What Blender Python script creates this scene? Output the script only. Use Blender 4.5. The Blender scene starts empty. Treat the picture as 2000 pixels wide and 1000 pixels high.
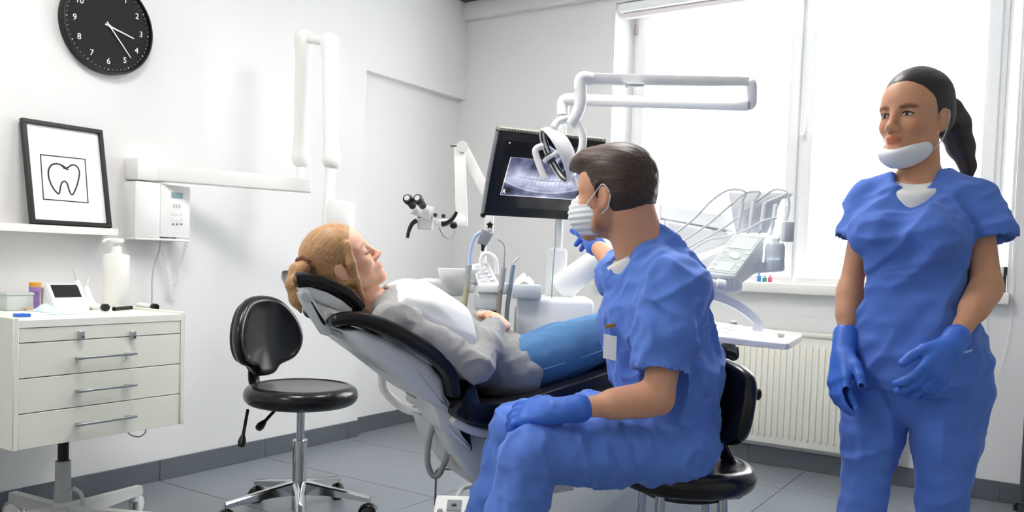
import bpy, bmesh, math, random
import numpy as np
from mathutils import Vector, Matrix

scene = bpy.context.scene
COL = scene.collection
V = Vector
random.seed(7)

# ------------------------------------------------------------------ camera
YAW, PITCH, ROLL, FPX, PPY = 0.577818, -0.0423027, 0.0340778, 1625.82, 577.81
H = 1.10
_f = np.array([-math.sin(YAW)*math.cos(PITCH), math.cos(YAW)*math.cos(PITCH), math.sin(PITCH)])
_r = np.array([math.cos(YAW), math.sin(YAW), 0.0])
_u = np.cross(_r, _f)
RT = math.cos(ROLL)*_r + math.sin(ROLL)*_u
UP = -math.sin(ROLL)*_r + math.cos(ROLL)*_u
FW = _f
CAM = np.array([0, 0, H])
cam_data = bpy.data.cameras.new('camera')
cam_data.sensor_width = 36.0
cam_data.lens = FPX/2000*36.0
cam_data.shift_y = (PPY-500)/2000
cam_data.clip_start = 0.02
cam = bpy.data.objects.new('camera', cam_data)
COL.objects.link(cam)
M = Matrix.Identity(4)
for i in range(3):
    M[i][0], M[i][1], M[i][2], M[i][3] = RT[i], UP[i], -FW[i], CAM[i]
cam.matrix_world = M
scene.camera = cam

# measured points of the photograph turned into room coordinates
def ray(x, y): return FW + RT*(x-1000)/FPX + UP*(PPY-y)/FPX
def dp(x, y, t): return V(CAM + ray(x, y)*t)
def fl(x, y, z=0.0): d = ray(x, y); return V(CAM + d*((z-H)/d[2]))
def px(x, y, X): d = ray(x, y); return V(CAM + d*(X/d[0]))
def py(x, y, Y): d = ray(x, y); return V(CAM + d*(Y/d[1]))
def onplane(x, y, p, n):
    d = V(ray(x, y)); c = V(CAM)
    return c + d*((p-c).dot(n)/d.dot(n))

# ------------------------------------------------------------------ light and exposure
SKY_STRENGTH = 9.5
w = bpy.data.worlds.new('world'); scene.world = w
w.use_nodes = True
bg = w.node_tree.nodes['Background']
bg.inputs[0].default_value = (0.93, 0.97, 1.0, 1); bg.inputs[1].default_value = SKY_STRENGTH
vs = scene.view_settings
vs.view_transform = 'Standard'; vs.look = 'None'; vs.gamma = 1.0; vs.use_curve_mapping = False
vs.exposure = 0.17
scene.cycles.max_bounces = 10
scene.cycles.diffuse_bounces = 6
scene.cycles.glossy_bounces = 5
scene.cycles.transparent_max_bounces = 10
scene.cycles.sample_clamp_indirect = 6.0
scene.cycles.use_denoising = True

XL, XN, YW = -3.52, -3.575, 4.715      # left wall, its niche, window wall
XR, YB, ZC = 2.3, -2.2, 2.90           # right wall, rear wall, ceiling
WX0, WX1 = -2.33, -0.20                # window opening
WZ0, WZ1 = 0.985, 2.66

def portal(name, loc, rot, sx, sy):
    l = bpy.data.lights.new(name, 'AREA'); l.shape = 'RECTANGLE'; l.size = sx; l.size_y = sy
    l.cycles.is_portal = True
    o = bpy.data.objects.new(name, l); o.location = loc; o.rotation_euler = rot; COL.objects.link(o)
    return o
portal('window_portal', ((WX0+WX1)/2, YW+0.26, (WZ0+WZ1)/2), (math.radians(-90), 0, 0), WX1-WX0, WZ1-WZ0)
def fill_lamp_light(name, loc, sx, sy, power):  # area light of the added ceiling fill lamps
    l = bpy.data.lights.new(name, 'AREA'); l.shape = 'RECTANGLE'; l.size = sx; l.size_y = sy
    l.energy = power; l.color = (1.0, 0.97, 0.93)
    o = bpy.data.objects.new(name, l); o.location = loc; COL.objects.link(o)
    return o

# ------------------------------------------------------------------ materials
_mats = {}
def lin(c):
    if isinstance(c, str):
        c = tuple(int(c[i:i+2], 16)/255 for i in (1, 3, 5))
        c = tuple(v/12.92 if v <= .04045 else ((v+.055)/1.055)**2.4 for v in c)
    return tuple(c) + (1,)
def mat(name, color, rough=.5, metal=0, var=.04, scale=8, bump=0, bscale=200, spec=.5, sss=0, trans=0, emit=0, coat=0, alpha=1, attr=None, sheen=0, bstretch=None):
    if name in _mats: return _mats[name]
    m = bpy.data.materials.new(name); m.use_nodes = True
    nt = m.node_tree; b = nt.nodes['Principled BSDF']
    c = lin(color)
    tc = nt.nodes.new('ShaderNodeTexCoord')
    no = nt.nodes.new('ShaderNodeTexNoise'); no.inputs['Scale'].default_value = scale; no.inputs['Detail'].default_value = 4
    nt.links.new(tc.outputs['Object'], no.inputs['Vector'])
    mx = nt.nodes.new('ShaderNodeMix'); mx.data_type = 'RGBA'
    mx.inputs[6].default_value = tuple(v*(1-var) for v in c[:3])+(1,)
    mx.inputs[7].default_value = tuple(min(1, v*(1+var)) for v in c[:3])+(1,)
    nt.links.new(no.outputs['Fac'], mx.inputs[0])
    out = mx.outputs[2]
    if attr:
        at = nt.nodes.new('ShaderNodeAttribute'); at.attribute_name = attr
        m2 = nt.nodes.new('ShaderNodeMix'); m2.data_type = 'RGBA'; m2.blend_type = 'MULTIPLY'; m2.inputs[0].default_value = 1
        nt.links.new(out, m2.inputs[6]); nt.links.new(at.outputs['Color'], m2.inputs[7]); out = m2.outputs[2]
    nt.links.new(out, b.inputs['Base Color'])
    b.inputs['Roughness'].default_value = rough
    b.inputs['Metallic'].default_value = metal
    b.inputs['Specular IOR Level'].default_value = spec
    if sss:
        b.inputs['Subsurface Weight'].default_value = sss
        b.inputs['Subsurface Radius'].default_value = (.012, .004, .002); b.inputs['Subsurface Scale'].default_value = 1
    b.inputs['Transmission Weight'].default_value = trans
    b.inputs['Coat Weight'].default_value = coat; b.inputs['Coat Roughness'].default_value = .08
    b.inputs['Alpha'].default_value = alpha
    b.inputs['Sheen Weight'].default_value = sheen
    if emit:
        b.inputs['Emission Color'].default_value = c; b.inputs['Emission Strength'].default_value = emit
    if bump:
        n2 = nt.nodes.new('ShaderNodeTexNoise'); n2.inputs['Scale'].default_value = bscale; n2.inputs['Detail'].default_value = 3
        src = tc.outputs['Object']
        if bstretch:
            mp = nt.nodes.new('ShaderNodeMapping'); mp.inputs['Scale'].default_value = bstretch
            nt.links.new(src, mp.inputs['Vector']); src = mp.outputs['Vector']
        nt.links.new(src, n2.inputs['Vector'])
        bp = nt.nodes.new('ShaderNodeBump'); bp.inputs['Strength'].default_value = bump; bp.inputs['Distance'].default_value = .004
        nt.links.new(n2.outputs['Fac'], bp.inputs['Height']); nt.links.new(bp.outputs['Normal'], b.inputs['Normal'])
    _mats[name] = m
    return m

# ------------------------------------------------------------------ mesh helpers
def frame(z, up=V((0, 0, 1))):
    z = z.normalized()
    if abs(z.dot(up)) > .98: up = V((0, 1, 0)) if abs(z.y) < .9 else V((1, 0, 0))
    x = up.cross(z).normalized(); y = z.cross(x)
    return x, y, z
def smooth_path(pts, n=8, closed=False):
    pts = [V(p) for p in pts]
    if len(pts) < 3: return pts
    out = []; N = len(pts)
    rng = N if closed else N-1
    for i in range(rng):
        g = (lambda k: pts[k % N]) if closed else (lambda k: pts[max(0, min(N-1, k))])
        p0, p1, p2, p3 = g(i-1), g(i), g(i+1), g(i+2)
        for j in range(n):
            t = j/n
            out.append(.5*((2*p1)+(p2-p0)*t+(2*p0-5*p1+4*p2-p3)*t*t+(3*p1-p0-3*p2+p3)*t**3))
    if not closed: out.append(pts[-1])
    return out
class MB:
    def __init__(s): s.v = []; s.f = []
    def add(s, v, f):
        o = len(s.v); s.v += [V(p) for p in v]; s.f += [tuple(i+o for i in q) for q in f]; return s
    def bm(s, b):
        b.verts.ensure_lookup_table(); b.verts.index_update()
        s.add([v.co.copy() for v in b.verts], [[v.index for v in f.verts] for f in b.faces]); b.free(); return s
    def box(s, a, b, bev=0, seg=2, mx=None):
        a, b = V(a), V(b)
        bmm = bmesh.new(); bmesh.ops.create_cube(bmm, size=1)
        c = (a+b)/2; d = b-a
        for v in bmm.verts: v.co = V((v.co.x*abs(d.x), v.co.y*abs(d.y), v.co.z*abs(d.z)))+c
        if bev: bmesh.ops.bevel(bmm, geom=bmm.edges[:], offset=bev, segments=seg, profile=.5, affect='EDGES')
        if mx is not None: bmesh.ops.transform(bmm, matrix=mx, verts=bmm.verts)
        return s.bm(bmm)
    def prism(s, poly, ext, bev=0, seg=2, bevel_caps=True):
        """poly: 3D points of a flat outline; ext: extrusion vector"""
        bmm = bmesh.new(); ext = V(ext)
        vs_ = [bmm.verts.new(V(p)) for p in poly]; f = bmm.faces.new(vs_)
        r = bmesh.ops.extrude_face_region(bmm, geom=[f])
        nv = [e for e in r['geom'] if isinstance(e, bmesh.types.BMVert)]
        bmesh.ops.translate(bmm, vec=ext, verts=nv)
        bmesh.ops.recalc_face_normals(bmm, faces=bmm.faces)
        if bev:
            ed = [e for e in bmm.edges if abs((e.verts[0].co-e.verts[1].co).normalized().dot(ext.normalized())) < .9]
            bmesh.ops.bevel(bmm, geom=ed, offset=bev, segments=seg, profile=.5, affect='EDGES')
        return s.bm(bmm)
    def cyl(s, a, b, r0, r1=None, n=20, caps=True):
        a, b = V(a), V(b); r1 = r0 if r1 is None else r1
        x, y, z = frame(b-a); vs_ = []; fs = []
        for p, r in ((a, r0), (b, r1)):
            for i in range(n):
                t = 2*math.pi*i/n; vs_.append(p+x*(r*math.cos(t))+y*(r*math.sin(t)))
        for i in range(n): j = (i+1) % n; fs.append((i, j, n+j, n+i))
        if caps: fs.append(tuple(range(n-1, -1, -1))); fs.append(tuple(range(n, 2*n)))
        return s.add(vs_, fs)
    def tube(s, pts, r, n=10, sm=6, caps=True, flat=None, closed=False):
        P = smooth_path(pts, sm, closed) if sm else [V(p) for p in pts]
        R = r if callable(r) else (lambda t: r)
        N = len(P); vs_ = []; fs = []
        x = None
        for i, p in enumerate(P):
            if closed: t = P[(i+1) % N]-P[i-1]
            else: t = P[min(N-1, i+1)]-P[max(0, i-1)]
            if t.length < 1e-9: t = V((0, 0, 1))
            t.normalize()
            if x is None: x, y, _ = frame(t)
            else:
                x = x-t*x.dot(t); x.normalize(); y = t.cross(x)
            rr = R(i/(N-1))
            for k in range(n):
                a = 2*math.pi*k/n
                off = x*(rr*math.cos(a))+y*(rr*math.sin(a))
                if flat: off = off+flat[0]*(off.dot(flat[0])*(flat[1]-1))
                vs_.append(p+off)
        m = N if closed else N-1
        for i in range(m):
            for k in range(n):
                a = i*n+k; b = i*n+(k+1) % n; i2 = ((i+1) % N)*n
                fs.append((a, b, i2+(k+1) % n, i2+k))
        if caps and not closed:
            fs.append(tuple(range(n-1, -1, -1))); fs.append(tuple(range((N-1)*n, N*n)))
        return s.add(vs_, fs)
    def lathe(s, prof, o, axis, n=28, caps=True):
        """prof: list of (radius, height)"""
        x, y, z = frame(V(axis)); o = V(o); vs_ = []; fs = []
        for r, h in prof:
            for k in range(n):
                a = 2*math.pi*k/n; vs_.append(o+z*h+x*(r*math.cos(a))+y*(r*math.sin(a)))
        for i in range(len(prof)-1):
            for k in range(n):
                k2 = (k+1) % n; fs.append((i*n+k, i*n+k2, (i+1)*n+k2, (i+1)*n+k))
        if caps:
            fs.append(tuple(range(n-1, -1, -1))); q = (len(prof)-1)*n; fs.append(tuple(range(q, q+n)))
        return s.add(vs_, fs)
    def ball(s, c, r, n=16, mx=None):
        bmm = bmesh.new(); bmesh.ops.create_uvsphere(bmm, u_segments=n, v_segments=max(6, n//2), radius=1)
        r = V((r, r, r)) if not hasattr(r, '__len__') else V(r)
        for v in bmm.verts:
            q = V((v.co.x*r.x, v.co.y*r.y, v.co.z*r.z)); v.co = (mx @ q if mx is not None else q)+V(c)
        return s.bm(bmm)
    def loft(s, secs, caps=True, closed=True):
        n = len(secs[0]); vs_ = [p for q in secs for p in q]; fs = []
        for i in range(len(secs)-1):
            for k in range(n if closed else n-1):
                k2 = (k+1) % n; fs.append((i*n+k, i*n+k2, (i+1)*n+k2, (i+1)*n+k))
        if caps and closed: fs.append(tuple(range(n-1, -1, -1))); q = (len(secs)-1)*n; fs.append(tuple(range(q, q+n)))
        return s.add(vs_, fs)
    def build(s, name, m, parent=None, origin=None, smooth=40, fix=True):
        me = bpy.data.meshes.new(name)
        org = None
        if parent is not None: inv = parent.matrix_world.inverted()
        if origin is not None: org = V(origin)
        if parent is not None: vv = [inv @ p for p in s.v]
        elif org is not None: vv = [p-org for p in s.v]
        else:
            lo = V((min(p.x for p in s.v), min(p.y for p in s.v), min(p.z for p in s.v)))
            hi = V((max(p.x for p in s.v), max(p.y for p in s.v), max(p.z for p in s.v)))
            org = V(((lo.x+hi.x)/2, (lo.y+hi.y)/2, lo.z)); vv = [p-org for p in s.v]
        me.from_pydata([tuple(p) for p in vv], [], s.f); me.validate(); 
        if fix:
            b = bmesh.new(); b.from_mesh(me); bmesh.ops.recalc_face_normals(b, faces=b.faces); b.to_mesh(me); b.free()
        if smooth:
            me.shade_smooth(); me.set_sharp_from_angle(angle=math.radians(smooth))
        me.materials.append(m)
        o = bpy.data.objects.new(name, me); COL.objects.link(o)
        if parent is not None: o.parent = parent; o.matrix_world = parent.matrix_world.copy()
        elif org is not None: o.location = org; o.matrix_world = Matrix.Translation(org)
        return o
def tag(o, label=None, cat=None, group=None, kind=None):
    if label: o['label'] = label
    if cat: o['category'] = cat
    if group: o['group'] = group
    if kind: o['kind'] = kind
    return o
def thing(name, loc, label, cat, group=None):
    o = bpy.data.objects.new(name, None); COL.objects.link(o); o.empty_display_size = .1
    o.location = loc; o.matrix_world = Matrix.Translation(V(loc))
    return tag(o, label, cat, group)
def struct(name, mb, m, parent=None, smooth=40):
    o = mb.build(name, m, parent, smooth=smooth)
    if parent is None: o['kind'] = 'structure'
    return o
def share(src, name, parent, loc):
    """a copy of a piece that shares its mesh; loc in the parent's coordinates"""
    o = bpy.data.objects.new(name, src.data); COL.objects.link(o); o.parent = parent; o.location = loc
    o.matrix_world = parent.matrix_world @ Matrix.Translation(V(loc)); return o
def text_mesh(body, size, m, mx, parent, name='lettering', depth=.0006, align='CENTER'):
    cu = bpy.data.curves.new(name, 'FONT'); cu.body = body; cu.size = size; cu.extrude = depth
    cu.align_x = align; cu.align_y = 'CENTER'; cu.resolution_u = 4
    t = bpy.data.objects.new(name, cu); COL.objects.link(t)
    dg = bpy.context.evaluated_depsgraph_get()
    me = bpy.data.meshes.new_from_object(t.evaluated_get(dg)); bpy.data.objects.remove(t)
    me.materials.clear(); me.materials.append(m)
    me.transform(parent.matrix_world.inverted() @ mx)
    o = bpy.data.objects.new(name, me); COL.objects.link(o); o.parent = parent; o.matrix_world = parent.matrix_world.copy()
    return o
def axes_matrix(o, x, y, z):
    m = Matrix.Identity(4)
    for i in range(3): m[i][0], m[i][1], m[i][2], m[i][3] = x[i], y[i], z[i], o[i]
    return m

# ------------------------------------------------------------------ volumes turned into smooth skins (bodies, clothes, hair, upholstery)
class Field:
    def __init__(s, lo, hi, h):
        s.lo = np.array(lo, float); s.h = h
        s.n = np.ceil((np.array(hi, float)-s.lo)/h).astype(int)+1
        s.d = np.full(s.n, 1.0, np.float32)
    def _sub(s, lo, hi):
        a = np.clip(np.floor((np.array(lo)-s.lo)/s.h).astype(int), 0, s.n); b = np.clip(np.ceil((np.array(hi)-s.lo)/s.h).astype(int)+1, 0, s.n)
        if (b <= a).any(): return None
        g = [(s.lo[i]+np.arange(a[i], b[i])*s.h).astype(np.float32) for i in range(3)]
        return (slice(a[0], b[0]), slice(a[1], b[1]), slice(a[2], b[2])), g[0][:, None, None], g[1][None, :, None], g[2][None, None, :]
    def _mix(s, sl, d, k, op):
        a = s.d[sl]
        if op == 'add':
            if k <= 0: s.d[sl] = np.minimum(a, d); return
            h = np.clip(.5+.5*(a-d)/k, 0, 1); s.d[sl] = a+(d-a)*h-k*h*(1-h)
        elif op == 'sub':
            d = -d
            if k <= 0: s.d[sl] = np.maximum(a, d); return
            h = np.clip(.5-.5*(a-d)/k, 0, 1); s.d[sl] = a+(d-a)*h+k*h*(1-h)
    def cone(s, a, b, ra, rb, k=.02, flat=None, op='add'):
        a = np.array(a, float); b = np.array(b, float); ab = b-a; L = max(ab@ab, 1e-9)
        fs = max([1.0]+[f[1] for f in (flat or [])]); R = max(ra, rb)*fs+k+3*s.h
        r = s._sub(np.minimum(a, b)-R, np.maximum(a, b)+R)
        if r is None: return s
        sl, X, Y, Z = r
        qx, qy, qz = X-a[0], Y-a[1], Z-a[2]
        t = np.clip((qx*ab[0]+qy*ab[1]+qz*ab[2])/L, 0, 1)
        qx = qx-t*ab[0]; qy = qy-t*ab[1]; qz = qz-t*ab[2]
        for f in (flat or []):
            u = np.array(f[0], float); u /= np.linalg.norm(u); c = (qx*u[0]+qy*u[1]+qz*u[2])*(1/f[1]-1)
            qx = qx+c*u[0]; qy = qy+c*u[1]; qz = qz+c*u[2]
        s._mix(sl, np.sqrt(qx*qx+qy*qy+qz*qz)-(ra+(rb-ra)*t), k, op); return s
    def chain(s, pts, rad, k=.02, flat=None, op='add'):
        for i in range(len(pts)-1): s.cone(pts[i], pts[i+1], rad[i], rad[i+1], k, flat, op)
        return s
    def ell(s, c, r, axes=None, k=.02, op='add'):
        c = np.array(c, float); r = np.array(r, float); R = r.max()+k+3*s.h
        q = s._sub(c-R, c+R)
        if q is None: return s
        sl, X, Y, Z = q; X = X-c[0]; Y = Y-c[1]; Z = Z-c[2]
        if axes is None: l = (X, Y, Z)
        else: l = tuple(X*a[0]+Y*a[1]+Z*a[2] for a in axes)
        k0 = np.sqrt((l[0]/r[0])**2+(l[1]/r[1])**2+(l[2]/r[2])**2); k1 = np.sqrt((l[0]/r[0]**2)**2+(l[1]/r[1]**2)**2+(l[2]/r[2]**2)**2)
        s._mix(sl, k0*(k0-1)/np.maximum(k1, 1e-6), k, op); return s
    def box(s, c, r, axes, rnd=.01, k=.01, op='add'):
        c = np.array(c, float); R = np.linalg.norm(r)+k+3*s.h
        q = s._sub(c-R, c+R)
        if q is None: return s
        sl, X, Y, Z = q; X = X-c[0]; Y = Y-c[1]; Z = Z-c[2]
        l = [np.abs(X*a[0]+Y*a[1]+Z*a[2])-(r[i]-rnd) for i, a in enumerate(axes)]
        out = np.sqrt(sum(np.maximum(v, 0)**2 for v in l))+np.minimum(np.maximum(np.maximum(l[0], l[1]), l[2]), 0)-rnd
        s._mix(sl, out, k, op); return s
    def half(s, p, n, k=.004):
        """cut away the side the normal points to"""
        n = np.array(n, float); n /= np.linalg.norm(n); p = np.array(p, float)
        sl, X, Y, Z = s._sub(s.lo, s.lo+s.n*s.h)
        d = -((X-p[0])*n[0]+(Y-p[1])*n[1]+(Z-p[2])*n[2])
        s._mix(sl, d, k, 'sub'); return s
    def mesh(s):
        D = s.d; S = D < 0; h = s.h
        D = D.copy(); 
        c = np.zeros(np.array(D.shape)-1, np.uint8)
        cr = [(i, j, k) for i in (0, 1) for j in (0, 1) for k in (0, 1)]
        n = np.array(D.shape)-1
        for i, j, k in cr: c += S[i:i+n[0], j:j+n[1], k:k+n[2]]
        act = (c > 0) & (c < 8); ii = np.argwhere(act)
        idx = np.full(act.shape, -1, np.int64); idx[act] = np.arange(len(ii))
        vals = {q: D[ii[:, 0]+q[0], ii[:, 1]+q[1], ii[:, 2]+q[2]] for q in cr}
        acc = np.zeros((len(ii), 3)); cnt = np.zeros(len(ii))
        for q in cr:
            for ax in range(3):
                if q[ax]: continue
                p = list(q); p[ax] = 1; p = tuple(p)
                a, b = vals[q], vals[p]; m = (a < 0) != (b < 0)
                t = np.where(m, a/np.where(m, a-b, 1), 0)
                e = np.array(q, float)[None].repeat(len(ii), 0); e[:, ax] = t
                acc[m] += e[m]; cnt[m] += 1
        verts = s.lo+(ii+acc/cnt[:, None])*h
        faces = []
        for ax in range(3):
            o1, o2 = [(1, 2), (2, 0), (0, 1)][ax]
            sa = [slice(0, x) for x in D.shape]; sb = [slice(0, x) for x in D.shape]
            sa[ax] = slice(0, D.shape[ax]-1); sb[ax] = slice(1, D.shape[ax])
            m = S[tuple(sa)] != S[tuple(sb)]
            e = np.argwhere(m)
            e = e[(e[:, o1] > 0) & (e[:, o2] > 0) & (e[:, o1] < D.shape[o1]-1) & (e[:, o2] < D.shape[o2]-1)]
            def g(d1, d2):
                q = e.copy(); q[:, o1] += d1; q[:, o2] += d2; return idx[q[:, 0], q[:, 1], q[:, 2]]
            Q = np.stack([g(-1, -1), g(0, -1), g(0, 0), g(-1, 0)], 1)
            ins = S[e[:, 0], e[:, 1], e[:, 2]]
            Q[~ins] = Q[~ins][:, ::-1]
            faces.append(Q)
        F = np.concatenate(faces); F = F[(F >= 0).all(1)]
        return verts, F

_rng = np.random.RandomState(3)
_tab = _rng.rand(32, 32, 32).astype(np.float32)
def vnoise(P):
    """smooth value noise, P (n,3) -> -1..1"""
    i = np.floor(P).astype(int); f = P-i; f = f*f*(3-2*f); out = 0
    for a in (0, 1):
        for b in (0, 1):
            for c in (0, 1):
                wgt = (f[:, 0] if a else 1-f[:, 0])*(f[:, 1] if b else 1-f[:, 1])*(f[:, 2] if c else 1-f[:, 2])
                out = out+wgt*_tab[(i[:, 0]+a) % 32, (i[:, 1]+b) % 32, (i[:, 2]+c) % 32]
    return out*2-1
def relax(v, F, it=2, lam=.5):
    for _ in range(it):
        acc = np.zeros_like(v); cnt = np.zeros(len(v))
        for a, b in ((0, 1), (1, 2), (2, 3), (3, 0)):
            np.add.at(acc, F[:, a], v[F[:, b]]); np.add.at(acc, F[:, b], v[F[:, a]])
            np.add.at(cnt, F[:, a], 1); np.add.at(cnt, F[:, b], 1)
        v = v+lam*(acc/np.maximum(cnt, 1)[:, None]-v)
    return v
def vnormals(v, F):
    n = np.cross(v[F[:, 2]]-v[F[:, 0]], v[F[:, 3]]-v[F[:, 1]]); N = np.zeros_like(v)
    for k in range(4): np.add.at(N, F[:, k], n)
    return N/np.maximum(np.linalg.norm(N, axis=1), 1e-9)[:, None]
def skin(fieldobj, name, m, parent, disp=None, it=2, tint=None, stuff=False):
    """volume -> one mesh object; disp(v, n) -> offset along the normal; tint(v) -> rgb"""
    v, F = fieldobj.mesh(); v = relax(v, F, it)
    if disp is not None:
        v = v+vnormals(v, F)*disp(v)[:, None]
    col = tint(v) if tint is not None else None
    if parent is not None:
        o3 = np.array(parent.matrix_world.translation); lv = v-o3
    else:
        lo, hi = v.min(0), v.max(0); o3 = np.array([(lo[0]+hi[0])/2, (lo[1]+hi[1])/2, lo[2]]); lv = v-o3
    me = bpy.data.meshes.new(name)
    me.vertices.add(len(lv)); me.vertices.foreach_set('co', lv.astype(np.float32).ravel())
    me.loops.add(F.size); me.loops.foreach_set('vertex_index', F.astype(np.int32).ravel())
    me.polygons.add(len(F)); me.polygons.foreach_set('loop_start', np.arange(0, F.size, 4, dtype=np.int32))
    me.update(calc_edges=True); me.validate()
    me.shade_smooth(); me.materials.append(m)
    if col is not None:
        at = me.color_attributes.new('tint', 'FLOAT_COLOR', 'POINT')
        at.data.foreach_set('color', np.concatenate([col, np.ones((len(v), 1))], 1).astype(np.float32).ravel())
    o = bpy.data.objects.new(name, me); COL.objects.link(o)
    if parent is not None: o.parent = parent; o.matrix_world = parent.matrix_world.copy()
    else: o.location = V(o3); o.matrix_world = Matrix.Translation(V(o3))
    return o
# ================================================================== ROOM
M_wall = mat('wall_paint', '#e6e5e4', .75, var=.012, scale=3, bump=.05, bscale=300)
M_white_trim = mat('trim_white', '#f6f6f5', .45, var=.01)
M_tile = mat('floor_tile', '#7a8086', .34, var=.09, scale=3.5, bump=.04, bscale=90)
M_grout = mat('grout', '#84888b', .8, var=.05)
M_base = mat('baseboard_tile', '#5b6168', .38, var=.06, scale=4)
M_ceil = mat('ceiling_paint', '#f2f2f0', .8, var=.01)
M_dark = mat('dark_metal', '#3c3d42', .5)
M_pvc = mat('window_pvc', '#f4f4f4', .35, var=.01)

# floor: slab with tiles of its own
floor = struct('floor', MB().box((XL-.2, YB, -.12), (XR, YW+.2, -.004)), M_grout)
TX, TY, G = 1.24, .62, .004
xs = []; x = XL-.06-TX
while x < XR: xs.append(x); x += TX
ys = []; y = 2.375-.62*8
while y < YW: ys.append(y); y += TY
proto = None
for x in xs:
    for y in ys:
        x0, x1 = max(x+G/2, XL-.05), min(x+TX-G/2, XR); y0, y1 = max(y+G/2, YB), min(y+TY-G/2, YW)
        if x1-x0 < .02 or y1-y0 < .02: continue
        full = abs((x1-x0)-(TX-G)) < 1e-4 and abs((y1-y0)-(TY-G)) < 1e-4
        if full and proto is not None:
            share(proto, 'floor_tile', floor, floor.matrix_world.inverted() @ V(((x0+x1)/2, (y0+y1)/2, -.004))); continue
        c = V(((x0+x1)/2, (y0+y1)/2, -.004))
        o = MB().box(V((x0, y0, -.006)), V((x1, y1, 0)), .0012, 1)
        me = o.build('floor_tile', M_tile, None, origin=c)
        me.parent = floor; me.matrix_world = Matrix.Translation(c)
        if full: proto = me

# left wall with its shallow niche, window wall with the opening, the two walls behind the camera
YN, ZN = 3.72, 2.21
wl = MB()
wl.box((XL-.25, YB-.2, 0), (XL, YN, ZC)); wl.box((XL-.25, YN, ZN), (XL, YW+.2, ZC)); wl.box((XL-.25, YN, 0), (XN, YW+.2, ZN))
struct('wall_left', wl, M_wall, smooth=0)
WZ0 = 0.985; WZ1 = 2.72
YF = YW+.15
RX0, RX0b = py(1198, 140, YW).x, py(1236, 150, YF).x
RX1, RX1b = py(1986, 225, YW).x, py(1962, 225, YF).x
ww = MB()
ww.box((XN-.2, YW, 0), (XR+.2, YW+.26, WZ0)); ww.box((XN-.2, YW, WZ1), (XR+.2, YW+.26, ZC))
ww.prism([(XN-.2, YW, WZ0), (RX0, YW, WZ0), (RX0b, YF, WZ0), (RX0b, YW+.26, WZ0), (XN-.2, YW+.26, WZ0)], (0, 0, WZ1-WZ0))
ww.prism([(XR+.2, YW, WZ0), (RX1, YW, WZ0), (RX1b, YF, WZ0), (RX1b, YW+.26, WZ0), (XR+.2, YW+.26, WZ0)], (0, 0, WZ1-WZ0))
wall_window = struct('wall_window', ww, M_wall, smooth=0)
struct('wall_right', MB().box((XR, YB-.2, 0), (XR+.2, YW, ZC)), M_wall, smooth=0)
struct('wall_rear', MB().box((XL, YB-.2, 0), (XR, YB, ZC)), M_wall, smooth=0)
struct('ceiling', MB().box((XL-.25, YB-.2, ZC), (XR+.2, YW+.26, ZC+.15)), M_ceil, smooth=0)
zb = py(930, 34, YW-.05).z
struct('trim_1', MB().box((XL, YW-.05, zb), (XR, YW, ZC-.03), .004, 1), M_wall)
struct('dark_strip', MB().box((XL, YW-.14, ZC-.03), (XR, YW, ZC)), M_dark)  # added dark strip along the ceiling edge above the window wall

# tiled baseboards: backing strip with single tiles
def baseboard(name, a, b, nrm, seams, h=.098, th=.014):
    a, b = V(a), V(b); d = (b-a).normalized(); nrm = V(nrm); L = (b-a).length
    def bx(s0, s1, t, z1, bev):
        p = a+d*s0; q = a+d*s1+nrm*t
        return MB().box((min(p.x, q.x), min(p.y, q.y), .0005), (max(p.x, q.x), max(p.y, q.y), z1), bev, 1)
    o = bx(0, L, th-.004, h-.002, 0).build(name, M_grout); o['kind'] = 'structure'
    cuts = [0]+[s for s in seams if 0.02 < s < L-.02]+[L]
    for s0, s1 in zip(cuts[:-1], cuts[1:]):
        t = bx(s0+(.0015 if s0 > 0 else 0), s1-(.0015 if s1 < L else 0), th, h, .0015).build('baseboard_tile', M_base, o)
    return o
sy = [2.375+.625*k-YB for k in range(-9, 9)]
baseboard('baseboard_left', (XL, YB, 0), (XL, YN, 0), (1, 0, 0), sy)
baseboard('baseboard_niche', (XN, YN, 0), (XN, YW, 0), (1, 0, 0), [.62])
baseboard('baseboard_window', (XN, YW, 0), (XR, YW, 0), (0, -1, 0), [.3+.62*k for k in range(12)], h=.1)

# window: fixed frame, two sashes, panes, handle, hinge
fz0, fz1 = WZ0+.04, WZ1
def ring(x0, x1, z0, z1, wd, y0, y1, bev=.006):
    m = MB()
    m.box((x0, y0, z0), (x0+wd, y1, z1), bev, 2); m.box((x1-wd, y0, z0), (x1, y1, z1), bev, 2)
    m.box((x0+wd-.004, y0, z0), (x1-wd+.004, y1, z0+wd), bev, 2); m.box((x0+wd-.004, y0, z1-wd), (x1-wd+.004, y1, z1), bev, 2)
    return m
xm = py(1562, 300, YF).x
win = ring(RX0b, RX1b, fz0, fz1, .05, YF, YF+.07).build('window_1', M_pvc); win['kind'] = 'structure'
MB().box((xm-.035, YF+.005, fz0+.04), (xm+.035, YF+.065, fz1-.04), .005, 2).build('mullion', M_pvc, win)
M_glass = mat('window_glass', '#ffffff', .0, trans=1, spec=.5, var=0)
_nt = M_glass.node_tree; _b = _nt.nodes['Principled BSDF']; _b.inputs['IOR'].default_value = 1.02
for i, (a, b) in enumerate(((RX0b+.03, xm-.01), (xm+.01, RX1b-.03))):
    s = ring(a, b, fz0+.03, fz1-.03, .062, YF-.02, YF+.05).build('sash', M_pvc, win)
    MB().box((a+.055, YF+.012, fz0+.085), (b-.055, YF+.018, fz1-.085)).build('pane', M_glass, s)
hp = py(1568, 262, YF-.03)
hd = MB().box(hp+V((-.014, 0, -.035)), hp+V((.014, .012, .035)), .004, 2)
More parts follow.
